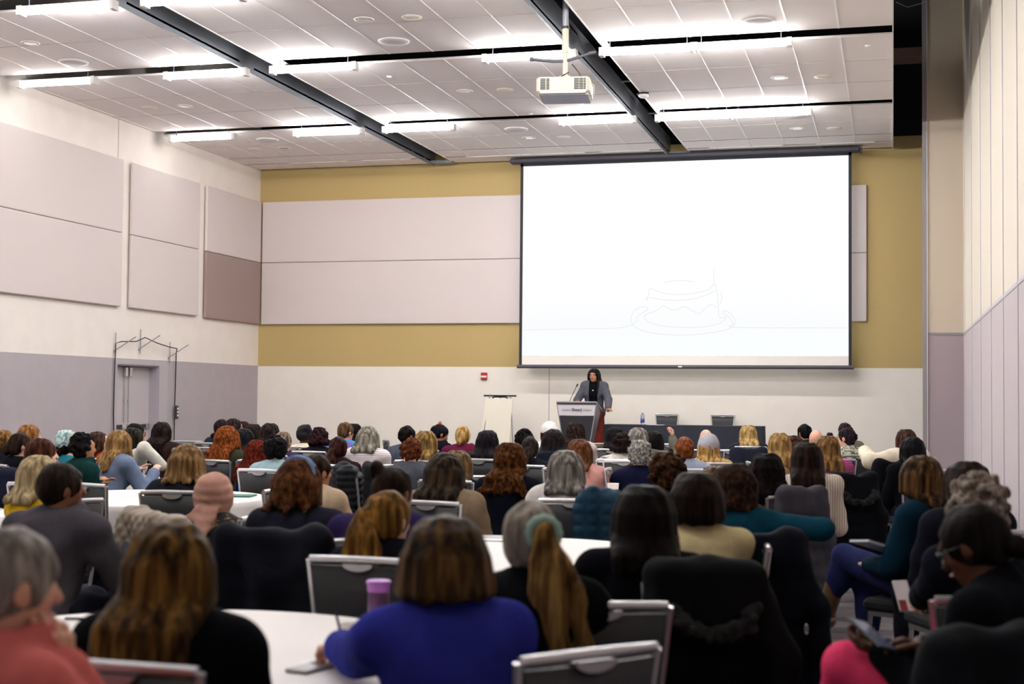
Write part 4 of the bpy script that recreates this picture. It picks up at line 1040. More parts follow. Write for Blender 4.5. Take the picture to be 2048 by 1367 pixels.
# ------------------------------------------------------------------ the audience, nearest first
seat(22, 1040, 1.27, 'grey-haired person in salmon pink sweater and coral scarf, hand on cheek, bottom left', 'person in the salmon pink sweater', cs=1, hair='short', hc=('#6b625c', '#a89f96'), top='#c2635f', skin='p', by=-30, hy=-34, nod=6, armR='cheek', armL='lap', curlR=35, scarf=1, build=1.1, thick=.022, fine=1, lean=10, poleR=(.4, .3, -1))
seat(350, 1037, 1.22, 'person with very long dark blonde hair and black top at the nearest table', 'person with very long dark blonde hair', hair='long', hc=('#2b1c0c', '#7c5c2c'), len=0.46, vol=.022, top='#08080e', by=0, hy=-10, build=1.1, lean=3, breadth=1.05, allback=1, spread=104)
PCOB = seat(893, 1028, 1.22, 'person in cobalt blue fleece writing at the nearest table', 'person in the cobalt blue fleece', nochair=1, hair='bob', hc=('#1f1510', '#634828'), len=0.175, vol=.03, spread=118, flare=1.8, top='#2b318c', skin='p', by=34, hy=14, build=1.02, breadth=1.05, shoulder=.165, lean=16, thick=.018, fine=1, wL=tuple(on_z(676, 1296, .80)), wR=tuple(on_z(800, 1330, .80)), curlL=55, flare_=1, poleL=(-.5, -.4, -1), hdirL=(-.35, .9, -.1), palmL=(0, 0, -1), hood=0)
seat(1062, 993, 1.225, 'grey-haired person in black with blonde ponytail and mint scrunchie', 'grey-haired person with the ponytail', cs=-1, hair='tail', hc=('#6e655a', '#a3988a'), tailpos=(.045, -.11, .03), len=.46, tailw=.034, tailx=.06, tailhc=('#4a3216', '#9c7a46'), tie='#8fb0a2', tier=.042, top='#0b0b0f', skin='p', by=12, hy=10, build=1.1, lean=8, armL='chin', armR='table', turtle=1)
seat(1288, 965, 1.22, 'person with very long straight black-brown hair and black top', 'person with very long black-brown hair', nochair=1, hair='long', hc=('#090605', '#1c120f'), len=0.27, vol=.02, top='#0a0b12', by=14, hy=12, lean=6, allback=1)
seat(1925, 992, 1.25, 'dark-skinned person in glasses and black coat looking down at phone, pink trousers', 'person in pink trousers', nochair=1, hair='lowbun', hc=('#0e0a09', '#1d1512'), bunr=.034, top='#0d0e13', skin='d', by=72, hy=66, nod=26, lean=16, glasses=1, face=1, fine=1, legs='#e8446e', wL=tuple(on_z(1772, 1306, .80)), wR=tuple(on_z(1850, 1296, .82)), curlL=55, curlR=50, palmL=(0, .2, 1), palmR=(-.6, .3, -.7), kneeL=(-.03, .50, .74), ankleL=(.12, .62, .36), kneeR=(.10, .44, .56), build=1.05, hdirL=(.25, .9, .2), hdirR=(-.5, .8, .2))
seat(120, 920, 1.22, 'person with short dark hair and charcoal hoodie at the left', 'person in the charcoal hoodie', nochair=1, hair='short', hc=('#17110e', '#33261d'), vol=.02, top='#48444a', skin='b', fem=0, shoulder=.205, by=-12, hy=-42, hood=1, build=1.15, lean=12, armR='table', armL='table', fine=1)
seat(775, 975, 1.16, 'person with curly strawberry blonde ponytail and green hair tie, dark top', 'person with the strawberry blonde ponytail', hair='tail', hc=('#4c3214', '#9a6c30'), tailpos=(-.04, -.118, .02), len=0.34, tailw=.036, tie='#26403c', tier=.018, top='#101018', skin='p', by=0, hy=-18, lean=8)
seat(1950, 942, 1.25, 'person with curly grey hair and navy top by the right wall', 'person with curly grey hair by the wall', hair='afro', hc=('#5e5148', '#a89c8e'), top='#10121c', skin='p', by=44, hy=35, lean=16, wL=tuple(on_z(1822, 1212, .70)), armR='lap', puff=.008, thick=.02, legs='#14151f', curlL=60)
seat(1934, 918, 1.24, 'person with short brown hair half hidden behind the curly grey head', 'person half hidden at the right wall', hair='bob', hc=DB, len=0.22, top='#181822', by=25)
seat(430, 936, 1.13, 'person in dusty pink headscarf and black top with gold marks', 'person in the dusty pink headscarf', hair='hijab', scol='#b98a79', top=('specks',), cs=1, by=-5, hy=-16, hd=0, lean=10, armR='table')
seat(597, 916, 1.22, 'person with auburn hair, blue headband and dark grey top', 'person with the blue headband', cs=1, hair='wavy', hc=('#341c0e', '#6c4222'), len=0.2, vol=.03, spread=110, band='#54688c', top='#201f2b', skin='p', by=-2, hy=-6, lean=6, build=1.08)
seat(785, 912, 1.23, 'person with dark brown top bun and purple fleece', 'person in the purple fleece', cs=-1, hair='topbun', hc=DB, bunpos=(-.05, -.06, .105), bunr=.04, top='#2c2148', skin='b', by=-6, hy=-20, build=1.2, shoulder=.195, thick=.022, turtle=1, armL='table', armR='table', lean=12)
seat(1393, 940, 1.22, 'person with straight dark brown bob and cream sweater', 'person in the cream sweater with dark bob', cs=1, hair='bob', hc=('#100907', '#281a12'), len=0.19, vol=.024, spread=125, top='#c9b98c', by=12, hy=10, lean=6, build=1.05)
seat(1469, 923, 1.2, 'person with brown wavy hair in teal sweater, arm over the next chair', 'person in the teal sweater with arm out', cs=-1, hair='wavy', hc=('#1a0f0a', '#3c2618'), len=0.21, vol=.022, top='#0f3b4d', by=14, hy=12, armR=(.42, .12, .84), poleR=(.6, -.9, .1))
seat(1434, 930, 1.15, 'person with streaked brown hair and dark sunglasses pushed up on head', 'person with sunglasses on the head', hair='long', hc=('#2e1c12', '#8a6238'), len=0.21, shades=1, top='#1c2b38', by=20)
seat(1841, 908, 1.24, 'person with long light brown hair, teal sweater, jeans and brown boots, legs crossed', 'person in teal sweater and jeans', hair='long', hc=('#28190f', '#6c4c2a'), len=0.255, vol=.022, top='#0d2a3a', by=62, hy=38, lean=8, legs='#2a2e58', boots=1, shoes='#7a5c3c', kneeL=(.0, .47, .67), ankleL=(.03, .60, .34), toeL=(-.02, .20, -.01), kneeR=(.11, .40, .53), ankleR=(.10, .36, .09), fine=1, armL='lap', armR='lap', allback=1)
seat(80, 907, 1.17, 'person with ash blonde bob and bright yellow sweater', 'person in the bright yellow sweater', cs=1, hair='bob', hc=('#8a7452', '#c9b48c'), len=0.25, vol=.02, top='#c9a21e', by=-20, hy=-32)
seat(889, 904, 1.19, 'person with long dark streaked hair and beige knit sweater', 'person in the beige knit sweater', hair='long', hc=('#16100c', '#463626'), len=0.36, vol=.03, spread=118, top='#8a7660', by=-5, thick=.026, build=1.1, flare=1.4)
seat(632, 904, 1.16, 'person with short dark brown hair and beige coat, ear showing', 'person in the beige coat', cs=-1, hair='short', hc=('#1a100c', '#38241a'), top='#b59e84', skin='m', by=-20, hy=-30, build=1.15, thick=.024, turtle=1, fem=0)
seat(1132, 898, 1.2, 'person with long smooth grey bob and cream jacket', 'person with the smooth grey bob', nochair=1, hair='bob', hc=('#4e4944', '#9c958c'), len=0.24, vol=.022, top='#cfc8c4', by=8, thick=.022)
seat(375, 887, 1.2, 'person with light brown bob and charcoal cardigan', 'person with the light brown bob', hair='bob', hc=('#5a4028', '#a07c50'), len=0.22, vol=.03, flare=1.5, spread=120, top='#1e1e28', by=14, hy=-8, build=1.08, lean=14)
seat(1335, 899, 1.18, 'person with big curly dark brown hair and dark grey top', 'person with big curly dark brown hair', cs=1, hair='curly', hc=('#1f130d', '#54331c'), len=0.26, puff=.012, top='#1d1e26', by=8, hy=12)
seat(915, 898, 1.13, 'person with light brown hair behind the beige knit sweater', 'person behind the beige knit sweater', hair='long', hc=('#4a3826', '#8a7048'), len=0.27, top='#14151c', by=-3)
seat(1533, 904, 1.18, 'person with long black-brown wavy hair and tan sweater', 'person in the tan sweater', cs=1, hair='wavy', hc=('#090607', '#1e1513'), len=0.27, vol=.022, top='#9a6f4a', by=26, hy=10, build=1.05, allback=1)
seat(1020, 882, 1.22, 'person with half-up frizzy red-brown hair spread over a navy top', 'person with frizzy red-brown hair', cs=1, hair='wavy', hc=('#241408', '#6c3e18'), len=0.32, vol=.012, flare=6.5, spread=120, top='#10121e', by=-2, build=1.05, armR='table', armL='table', allback=1)
seat(167, 860, 1.19, 'person with thick dark curly hair in dark green hoodie, arms crossed', 'person in the dark green hoodie', cs=-1, hair='afro', hc=('#0e0c0e', '#241d1c'), puff=-.006, top='#12312f', skin='m', fem=0, by=-38, hy=-28, hood=1, build=1.1, shoulder=.2, armL='cross', armR='cross', lean=10, legs='#111118')
seat(85, 873, 1.2, 'person with straight red-brown hair in profile, left side', 'person with red-brown hair in profile', hair='bob', hc=('#2e1610', '#5c3020'), len=0.24, top='#22202a', by=-25, hy=-40, face=1)
seat(40, 862, 1.19, 'person with brown low bun and black top at left edge', 'person with the brown low bun', hair='lowbun', hc=('#1c1210', '#3c2a20'), bunpos=(-.02, -.12, -.03), top='#0d0e16', skin='p', by=-20, hy=-42, face=1)
seat(8, 856, 1.18, 'person with dark blonde updo cut by the left photo edge', 'person at the left photo edge', hair='updo', hc=('#5c3f20', '#a87c44'), top='#1c1c26', by=-20)
seat(515, 878, 1.11, 'person with long dark red hair, blue fleece vest and cream sleeves', 'person with long dark red hair', cs=1, hair='wavy', hc=('#38100c', '#7a2c18'), len=0.33, vol=.02, flare=2, top='#2a52b4', by=-22, hy=-15, spread=115)
seat(553, 864, 1.19, 'person with short black curls and pale teal turtleneck sweater', 'person in the pale teal turtleneck', hair='afro', hc=('#0d0c0f', '#221d20'), puff=-.008, top='#9fbcc0', by=-6, turtle=1, thick=.022)
seat(1613, 882, 1.23, 'person with long dark brown hair, ribbed cream cardigan and rust skirt', 'person in the ribbed cream cardigan', hair='long', hc=('#150c0b', '#2e1c17'), len=0.29, vol=.016, top=('rib', '#a99c8c', '#d6cabb'), by=6, hy=16, nochair=1, lean=10, legs='#6e3a2a', shoulder=.18)
seat(133, 860, 1.16, 'person in teal patterned head wrap and teal top', 'person in the patterned head wrap', hair='lowbun', hc=BK, wrap=('print', '#cfdcda', '#6f9c9e', 34), top='#1f6a78', by=-18, bunpos=(-.02, -.115, -.07))
seat(1280, 876, 1.157, 'person with short curly silver-grey hair and navy top', 'person with curly silver hair and navy top', cs=-1, hair='afro', hc=('#57524f', '#c4bfba'), puff=.0, top='#13142e', by=4, armL='table')
seat(1159, 876, 1.173, 'person with auburn-brown bob and soft pink sweater', 'person in the soft pink sweater', cs=-1, hair='bob', hc=('#3c2014', '#7c4c2c'), len=0.24, vol=.018, top='#d49a92', by=-2, skin='p', thick=.02)
seat(1060, 869, 1.18, 'person with sleek dark low ponytail and navy top', 'person with the sleek dark ponytail', hair='tail', hc=('#14100f', '#3a302a'), tailpos=(0, -.11, -.02), len=0.28, tailw=.012, vol=.008, top='#1a1c28', by=0)
seat(240, 859, 1.19, 'person with long blonde hair and light denim jacket', 'person in the light denim jacket', cs=-1, hair='long', hc=('#6a4c2c', '#b8905c'), len=0.34, vol=.022, spread=130, top='#6f7d96', by=-32, hy=-26, lean=18, armR='table', armL='table', thick=.02)
seat(268, 853, 1.19, 'person with dark braided hair, white jacket, arm along a chair back', 'person in the white jacket', cs=-1, hair='long', hc=('#14110f', '#3c3424'), len=0.28, top='#d6d0c6', by=-35, hy=-40, armR=(.50, .05, .83), poleR=(.3, -.5, .6), skin='b', thick=.02)
seat(677, 869, 1.17, 'person with very long sleek reddish-brown hair and dark brown top', 'person with sleek reddish-brown hair', hair='tail', hc=('#200f0d', '#4a2820'), tailpos=(-.02, -.11, -.03), len=0.38, tailw=.02, vol=.01, top='#2a1a1c', by=-10)
seat(1369, 870, 1.2, 'person with copper twisted updo and pale blue shirt', 'person with the copper updo', hair='updo', hc=('#5a2810', '#9c5a2c'), top='#9aa4b8', skin='p', by=12, bunr=.045, armR='table')
seat(1417, 866, 1.172, 'person in grey knit beanie with long blonde hair', 'person in the grey beanie', hair='long', hc=('#8a6434', '#d4ac6c'), len=0.26, vol=.008, flare=4, beanie='#a5a3ab', top='#c2a468', by=8)
seat(1587, 869, 1.17, 'person with brown shoulder waves and mint top', 'person in the mint top', cs=1, hair='wavy', hc=('#2c1c18', '#5c4034'), len=0.24, vol=.02, top='#b6c8bc', by=20)
seat(824, 870, 1.16, 'person with short auburn curls and slate grey hoodie, head bowed', 'person in the slate grey hoodie', cs=-1, hair='afro', hc=('#4a2416', '#7c4428'), puff=-.012, top='#4a4c56', hood=1, nod=20, by=-8)
seat(852, 859, 1.2, 'person with long straight sandy blonde hair, facing the stage', 'person with sandy blonde hair', hair='long', hc=('#5c4426', '#b08c50'), len=0.28, top='#6b6a66', by=-6)
seat(1825, 872, 1.2, 'person with black hair and black hoodie beside the right column', 'person in the black hoodie', hair='long', hc=('#0a090c', '#16141a'), len=0.22, vol=.024, top='#0d0d13', by=22, hood=1)
seat(455, 850, 1.23, 'person with big curly ginger hair and olive top', 'person with curly ginger hair', cs=1, hair='wavy', hc=RD, len=0.31, vol=.03, flare=2.2, spread=125, top='#3a3c2c', by=-15)
seat(193, 860, 1.14, 'person with brown hair, tilted face and red scarf', 'person in the red scarf', hair='bob', hc=MB_, len=.24, top='#b03828', by=-30, hy=-65, nod=-14, face=1)
seat(272, 845, 1.18, 'person with dark hair and glasses in front of the double door', 'person with glasses by the door', hair='bob', hc=BK, len=0.22, top='#2a2430', by=-30, hy=-45, glasses=1, skin='m')
seat(325, 842, 1.21, 'person with long dark brown hair and brown sweater near the door', 'person in the brown sweater', cs=1, hair='long', hc=('#140d0c', '#30221e'), len=0.3, vol=.018, flare=2, top='#2c1f1c', by=-8, hy=-10, build=1.2)
seat(60, 847, 1.2, 'person with strawberry blonde hair in profile, back left', 'person with strawberry blonde hair', hair='bob', hc=('#6e4420', '#b07c48'), len=0.24, vol=.02, top='#8a7a6c', by=-30, hy=-45, face=1)
seat(1655, 869, 1.2, 'person with long golden brown hair and striped top with pink', 'person with long golden brown hair', cs=-1, hair='long', hc=('#4a3420', '#9c7444'), len=0.31, vol=.016, top=('stripe', '#d23a9c', '#5c463c', 16), by=14)
seat(1277, 853, 1.22, 'person with straight grey hair and glasses raising one fist beside the ear', 'person with straight grey hair', cs=-1, hair='bob', hc=('#5a5650', '#aaa69c'), len=0.21, top='#5c5a50', by=-5, hy=-25, armR=(.30, .30, 1.12), curlR=75, glasses='#8a8a90', skin='p', fine=1, hdirR=(0, .3, .9), palmR=(-1, 0, 0))
seat(1243, 861, 1.175, 'person with dark curls and brown and cream colour-block jacket', 'person in the colour-block jacket', hair='curly', hc=('#140d10', '#30201f'), len=0.22, puff=-.01, top=('print', '#e6ded4', '#4a342e', 4), by=0)
seat(1308, 860, 1.155, 'person with short black hair and olive jacket behind the raised hand', 'person in the olive jacket', hair='bob', hc=BK, len=0.2, top='#5c5a44', by=2)
seat(1107, 857, 1.2, 'person with long thick black hair and white top', 'person with long thick black hair', cs=1, hair='long', hc=('#0c090a', '#241d1d'), len=0.32, vol=.03, spread=125, flare=2, top='#d6d2d0', by=0)
seat(1049, 854, 1.16, 'person with loose black curls near the flip chart', 'person with loose black curls', hair='afro', hc=('#0f0c0e', '#252022'), puff=-.004, top='#181a24', by=-2)
seat(975, 858, 1.2, 'person with long straight black hair in front of the flip chart', 'person in front of the flip chart', hair='long', hc=('#0e0c10', '#241e24'), len=0.28, vol=.02, spread=125, flare=1.6, top='#23202a', by=-3)
PMAR = seat(926, 849, 1.21, 'person with blonde low bun and maroon hoodie with white print', 'person in the maroon hoodie', cs=1, hair='lowbun', hc=('#8a6434', '#d8b070'), top='#5a1630', hood=1, by=-8, bunpos=(-.01, -.115, -.06), bunr=.035, build=1.15, skin='p')
seat(886, 845, 1.2, 'person with black updo, red flower clip and navy jacket looking down', 'person with the red flower clip', cs=-1, hair='updo', hc=('#0d0d14', '#1c1a26'), tie='#b43a22', tailpos=(-.03, -.06, .115), tier=.022, top='#0f1019', hy=-55, nod=25, by=-20, hood=1, skin='m', face=1)
seat(814, 849, 1.2, 'person with short black hair, glasses and grey jacket', 'person in the grey jacket with glasses', cs=1, hair='short', hc=BK, top='#4a505c', fem=0, glasses=1, hy=-35, by=-12, skin='b')
seat(736, 851, 1.2, 'person with chin-length grey bob and white striped top', 'person with the grey bob and white top', cs=-1, hair='bob', hc=('#5c564c', '#a8a292'), len=0.25, vol=.034, spread=122, top=('stripe', '#c8b4b8', '#e8e2e2', 14), by=0, build=1.1)
seat(691, 842, 1.22, 'person with short light brown hair and blue purple tie-dye top', 'person in the tie-dye top', hair='short', hc=('#3e2a1a', '#7a5c40'), top=('tiedye',), hy=-28, by=-10, skin='p', fem=0)
seat(708, 845, 1.17, 'person with black hair mostly hidden behind the tie-dye top', 'person hidden behind the tie-dye top', hair='long', hc=BK, len=0.25, top='#14161f', by=-4)
seat(640, 851, 1.17, 'person with dark burgundy curls and black top', 'person with dark burgundy curls', hair='curly', hc=('#1a0d12', '#42222a'), len=0.23, puff=-.008, top='#1c1920', by=-4)
seat(610, 849, 1.15, 'dark-skinned person in tall black head wrap and pale yellow top', 'person in the tall black head wrap', hair='none', wrap='#121016', top='#d6cca8', skin='d', by=-6, hy=-25, glasses=1)
seat(566, 860, 1.16, 'person with pale brown hair peeking over the black curls', 'person peeking over the black curls', hair='updo', hc=('#5c4a3c', '#9c8470'), top='#3a2c4c', by=-6)
seat(541, 844, 1.21, 'person with long dark brown hair before the white wall corner', 'person before the white wall corner', hair='long', hc=('#171112', '#3c2c28'), len=0.28, vol=.014, top='#2a2228', by=-4)
seat(490, 855, 1.17, 'person with sleek black hair and bare shoulder', 'person with sleek black hair', hair='long', hc=('#101014', '#26242a'), len=0.26, top='#c9a08a', hy=-30, by=-8)
seat(509, 846, 1.18, 'person with black bob and dark red hooded top', 'person with the red collar', hair='bob', hc=('#14100f', '#332722'), len=0.21, top='#7e1c20', by=-6, hood=1)
seat(488, 841, 1.15, 'person with dark brown hair behind the glasses wearer, back left', 'person behind the glasses wearer', hair='bob', hc=('#20120f', '#3e2620'), len=.24, top='#22181a', by=-10)
seat(469, 835, 1.22, 'person with dark hair and black glasses in profile before the grey wall', 'person in profile with black glasses', hair='bob', hc=('#1c1314', '#3a2a26'), len=.24, top='#2a2430', hy=-62, by=-20, glasses=1, face=1, skin='p')
seat(443, 836, 1.22, 'person with dark hair, small low bun and sleeveless top before the grey wall', 'person with the small low bun', hair='lowbun', hc=('#1a1113', '#33242a'), bunpos=(-.05, -.11, -.09), bunr=.034, top='#222838', by=-14, hy=-20)
seat(1229, 852, 1.18, 'person with black hair beside the lectern', 'person with black hair beside the lectern', hair='long', hc=('#0c0a0c', '#1e1a1c'), len=0.26, vol=.016, top='#4a3a28', by=2)
seat(1152, 841, 1.26, 'person with long dark wavy hair just in front of the lectern', 'person just in front of the lectern', hair='wavy', hc=('#1a1311', '#42302a'), len=0.33, vol=.018, top='#c9b8b0', by=2, hy=-10)
seat(1099, 842, 1.21, 'person in white knit beanie and white top', 'person in the white beanie', hair='bob', hc=DB, len=0.19, vol=.006, beanie='#e8e2de', top='#e2dcda', by=0)
seat(1412, 855, 1.17, 'bald pale-haired person behind the grey beanie', 'pale-haired person behind the grey beanie', hair='balding', hc=('#a89a86', '#d6ccbc'), top='#1e2434', fem=0, skin='p', by=8)
seat(1496, 848, 1.195, 'person with long blonde hair and dark grey jacket before the stage table', 'person with long blonde hair by the stage table', hair='long', hc=('#8a6c3c', '#d6b47c'), len=0.28, vol=.018, flare=1.8, top='#2a2a32', by=12, hood=1, build=1.1)
seat(1559, 863, 1.21, 'person with long sandy hair at the far right table', 'person with long sandy hair', cs=-1, hair='long', hc=('#7a5c34', '#c09c64'), len=0.3, vol=.016, top='#b89c70', by=14)
seat(1609, 846, 1.21, 'person with short black hair and dark green jacket at back right', 'person in the dark green jacket', hair='short', hc=('#0c0c10', '#1c1a1e'), top='#1e2a28', skin='m', fem=0, hy=48, by=25)
seat(1632, 856, 1.185, 'bald person in grey jacket at back right', 'bald person in the grey jacket', hair='none', top='#6a685c', skin='p', fem=0, by=20, hy=28)
seat(1657, 862, 1.16, 'person with dark hair in a high bun at back right', 'person with the high dark bun', hair='topbun', hc=('#180e14', '#3a2028'), bunpos=(.0, -.05, .125), bunr=.03, top='#6a3c4c', by=20)
seat(1690, 843, 1.24, 'person with long reddish dark ponytail by the back wall', 'person with the long reddish ponytail', hair='tail', hc=('#1c1214', '#4a2c30'), tailpos=(.03, -.10, .03), len=0.42, tailw=.014, top='#7c7468', by=20, hy=28)
seat(1693, 853, 1.22, 'person with glasses, dark twisted updo and patterned pale cardigan', 'person in the patterned pale cardigan', hair='updo', hc=('#15101a', '#33262c'), top=('print', '#b8bba8', '#5c6258', 40), hy=72, by=32, glasses='#a02c3c', skin='p', face=1)
seat(1811, 856, 1.22, 'person with brown hair and fluffy cream sleeve beside the column', 'person with the fluffy cream sleeve', hair='bob', hc=('#2c1c1a', '#5c3e34'), len=0.22, top='#ddd2bc', by=30, hy=40, armL=(-.40, .16, .98), poleL=(-.4, -.4, -.2), thick=.035)
# ------------------------------------------------------------------ empty chairs and coats
chair_at(1204, 1205, 22, 'empty banquet chair in the near row, farther of the two at bottom centre')
chair_at(1186, 1299, 48, 'empty banquet chair cut by the bottom edge, nearer of the two at bottom centre')
chair_at(700, 1078, 30, 'empty banquet chair left of the strawberry blonde ponytail')
chair_at(1247, 920, -6, 'empty banquet chair before the curly silver hair')
chair_at(374, 881, 0, 'empty banquet chair, the far one by the left wall right of the brown sweater')
chair_at(414, 894, -8, 'empty banquet chair just left of the curly ginger hair')
chair_at(424, 919, -14, 'empty banquet chair in front of the olive top')
chair_at(979, 891, 24, 'empty banquet chair before the flip chart')
chair_at(1340, 887, 0, 'empty banquet chair near the raised hand')
chair_at(1461, 899, 8, 'empty banquet chair right of the grey beanie')
chair_at(1538, 889, 6, 'empty banquet chair beside the stage table end')
chair_at(770, 879, -60, 'empty banquet chair turned sideways beside the grey bob')
chair_at(1194, 886, 50, 'empty banquet chair turned sideways in front of the lectern')
chair_at(1712, 897, 66, 'empty banquet chair seen edge-on, farther of the pair by the back wall')
chair_at(1684, 915, 62, 'empty banquet chair seen edge-on, nearer of the pair by the back wall')
chair_at(2005, 1196, 6, 'banquet chair behind the dark-skinned person in pink trousers')
chair_at(60, 965, -10, 'empty banquet chair between the yellow sweater and the left edge')
chair_at(165, 966, -14, 'empty banquet chair behind the green hoodie')
chair_at(940, 951, 10, 'empty banquet chair left of the frizzy red-brown hair')
chair_at(1412, 920, 10, 'empty banquet chair in front of the grey beanie')

def clad(px, py, yaw, color, clabel, chlabel, **k):
    p = on_z(px, py, .965); a = R_(yaw); x, y = p.x-math.sin(a)*.31, p.y+math.cos(a)*.31
    chair(x, y, yaw, chlabel, 'banquet chairs hidden under coats')
    return coat(x, y, yaw, color, clabel, **k)
clad(566, 1066, -10, '#11131c', 'large navy coat draped over the chair left of the strawberry blonde ponytail', 'banquet chair under the large navy coat at centre left', w=.29, low=.2, seed=3, sleeve=.45)
clad(1485, 1066, 16, '#0b0d18', 'dark navy long coat over the chair behind the cream sweater', 'banquet chair under the long dark navy coat', w=.29, low=.13, seed=4, hood=False, sleeve=.5)
clad(1412, 1136, 22, '#0b0b0e', 'black coat with fur-trimmed hood on the chair beside the two empty near chairs', 'banquet chair under the black fur-hooded coat', w=.22, low=.12, seed=5, fur='#1e1c1e')
clad(2035, 1262, 34, '#0e0f14', 'black coat hanging on the chair at the bottom right corner', 'banquet chair in the bottom right corner', w=.28, low=.14, seed=6, hood=False)
clad(1144, 986, 10, '#173448', 'teal quilted puffer jacket on a chair by the second table', 'banquet chair under the teal quilted puffer', w=.13, low=.48, kind='grid', seed=7, sleeve=.3, hood=False, shift=.17, arms=(0, 1))
clad(318, 1034, -34, '#9a8c7e', 'beige quilted jacket on the chair left of the dusty pink headscarf', 'banquet chair under the beige quilted jacket', w=.24, low=.38, kind='quilt', seed=8)
clad(1598, 980, 30, '#45434a', 'grey wool coat on the chair beside the outstretched teal arm', 'banquet chair under the grey wool coat', w=.17, low=.16, seed=9, hood=False, sleeve=.5)
clad(1706, 950, 30, '#08090f', 'black hooded parka on the chair behind the ribbed cream cardigan', 'banquet chair under the black hooded parka', w=.20, low=.16, seed=10, fur='#121218', sleeve=.5)
PARKA = clad(1792, 924, 18, '#0b0c12', 'black parka with round red and white badge on the sleeve', 'banquet chair holding the badge parka by the column', w=.20, low=.40, seed=11, hood=False, sleeve=.48, arms=(1, 0), shift=-.05)
clad(700, 940, -62, '#16171d', 'black ribbed puffer jacket behind the beige coat', 'banquet chair under the black ribbed puffer', w=.21, low=.42, kind='puffer', seed=12, hood=False)
clad(750, 934, -60, '#1a1b21', 'second black jacket right of the black ribbed puffer', 'banquet chair behind the purple fleece wearer', w=.2, low=.45, seed=13, hood=False)
clad(957, 906, 4, '#151824', 'plain navy coat on the chair behind the maroon hoodie', 'banquet chair under the plain navy coat', w=.24, low=.4, seed=14, hood=False)
clad(1090, 906, 0, '#161a26', 'navy coat on the chair right of the sleek dark ponytail', 'banquet chair under the navy coat in the centre', w=.25, low=.4, seed=15, hood=False)
clad(8, 948, -10, '#12152c', 'navy coat on the chair at the left photo edge', 'banquet chair at the left photo edge', w=.27, low=.3, seed=16, hood=True)
clad(1498, 900, 6, '#191c28', 'charcoal coat on a chair below the long blonde hair', 'banquet chair below the long blonde hair', w=.22, low=.45, seed=17, hood=False)
# the round badge on the parka's left sleeve: red ring, white field, red centre
bd = MB().lathe([(0, .004), (.040, .004), (.042, 0)], n=28).obj('badge', mat('badge red', '#b8343a', .7), PARKA); bd.location = (-.285, -.418, .74); bd.rotation_euler = (R_(90), 0, R_(-10))
wf = MB().lathe([(0, .0055), (.031, .0055), (.031, .004)], n=28).obj('badge_field', M_white_pl, bd)
MB().lathe([(0, .0065), (.019, .0065), (.019, .0055)], n=20).obj('badge_centre', mat('badge red', '#b8343a', .7), bd)
# ------------------------------------------------------------------ things on the tables and in hands
ZT = .747
def on_t(px, py, z=ZT): return on_z(px, py, z)
def cup(px, py, label, m=None, r=.04, h=.095):
    p = on_t(px, py); e = empty('paper_cup', p, 0, label, 'cup')
    MB().lathe([(0, 0), (r*.72, 0), (r, h), (r+.003, h+.003), (r-.002, h), (r*.72-.003, .004), (0, .004)], n=28).obj('cup', m or mat('paper white', '#ece6df', .7), e); return e
p = on_t(756, 1268)
e = empty('water_bottle', p, 0, 'tall metallic purple bottle with lilac lid on the nearest table', 'bottle'); e.scale = (1, 1, .72)
MB().lathe([(0, 0), (.033, 0), (.036, .006), (.036, .19), (.034, .2), (0, .2)], n=32).obj('bottle', mat('purple metal', '#6e4a72', .35, metal=.6), e)
MB().lathe([(.036, .2), (.038, .203), (.038, .23), (.042, .236), (.042, .248), (.038, .252), (0, .252)], n=32).obj('lid', mat('lilac plastic', '#a860b8', .4), e)
p = on_t(258, 1282); e = empty('travel_mug', p, 0, 'mint green travel mug with clear lid beside the long blonde hair', 'mug')
MB().lathe([(0, 0), (.032, 0), (.04, .12), (0, .12)], n=32).obj('mug', mat('mint enamel', '#8fb7a8', .35), e)
MB().lathe([(.041, .12), (.043, .122), (.043, .14), (.0, .142)], n=32).obj('lid', mat('grey lid', '#a39a9c', .3), e)
cup(698, 1284, 'white paper cup beside the pen hand on the nearest table', h=.06)
p = on_t(622, 1338); e = empty('phone', p, R_(-15), 'phone with dark camera patch lying on the nearest table', 'phone')
MB().rbox(-.04, .04, -.075, .075, 0, .011, .004).obj('phone_case', mat('phone case', '#8a8488', .4), e); MB().rbox(-.03, .0, .03, .065, .011, .013, .001).obj('camera', M_black_pl, e)
_r, _K, _b = PCOB; _a = R_(_b); _w = _K['WL']+(_K['WL']-_K['EL'])/np.linalg.norm(_K['WL']-_K['EL'])*.07
p = Vector((_r.location.x+_w[0]*math.cos(_a)-_w[1]*math.sin(_a), _r.location.y+_w[0]*math.sin(_a)+_w[1]*math.cos(_a), _w[2]))
o = MB().tube([p+Vector((.015, .03, -.03)), p+Vector((-.015, .02, .09)), p+Vector((-.018, .02, .10))], [.003, .0045, .002], 8).obj('pen', mat('navy pen', '#1c2260', .4)); setp(o, 'navy blue pen held by the person in the cobalt fleece', 'pen')
p = on_t(165, 1240); o = MB().tube([p+Vector((-.06, -.015, .006)), p+Vector((.06, .015, .006))], .005, 8).obj('pen', M_black_pl); setp(o, 'black pen lying on the nearest table at left', 'pen')
p = on_t(985, 1074); e = empty('laptop', p+Vector((.02, -.1, 0)), R_(5), 'closed silver laptop on the second table', 'laptop')
MB().rbox(-.17, .17, -.12, .12, 0, .012, .004).obj('laptop_body', M_metal, e)
cup(1054, 1005, 'white paper cup in front of the navy top', r=.04, h=.09)
cup(1226, 1000, 'tall white paper cup right of the pink sweater', r=.045, h=.13)
cup(1504, 938, 'white paper cup on the far right table', r=.045, h=.11)
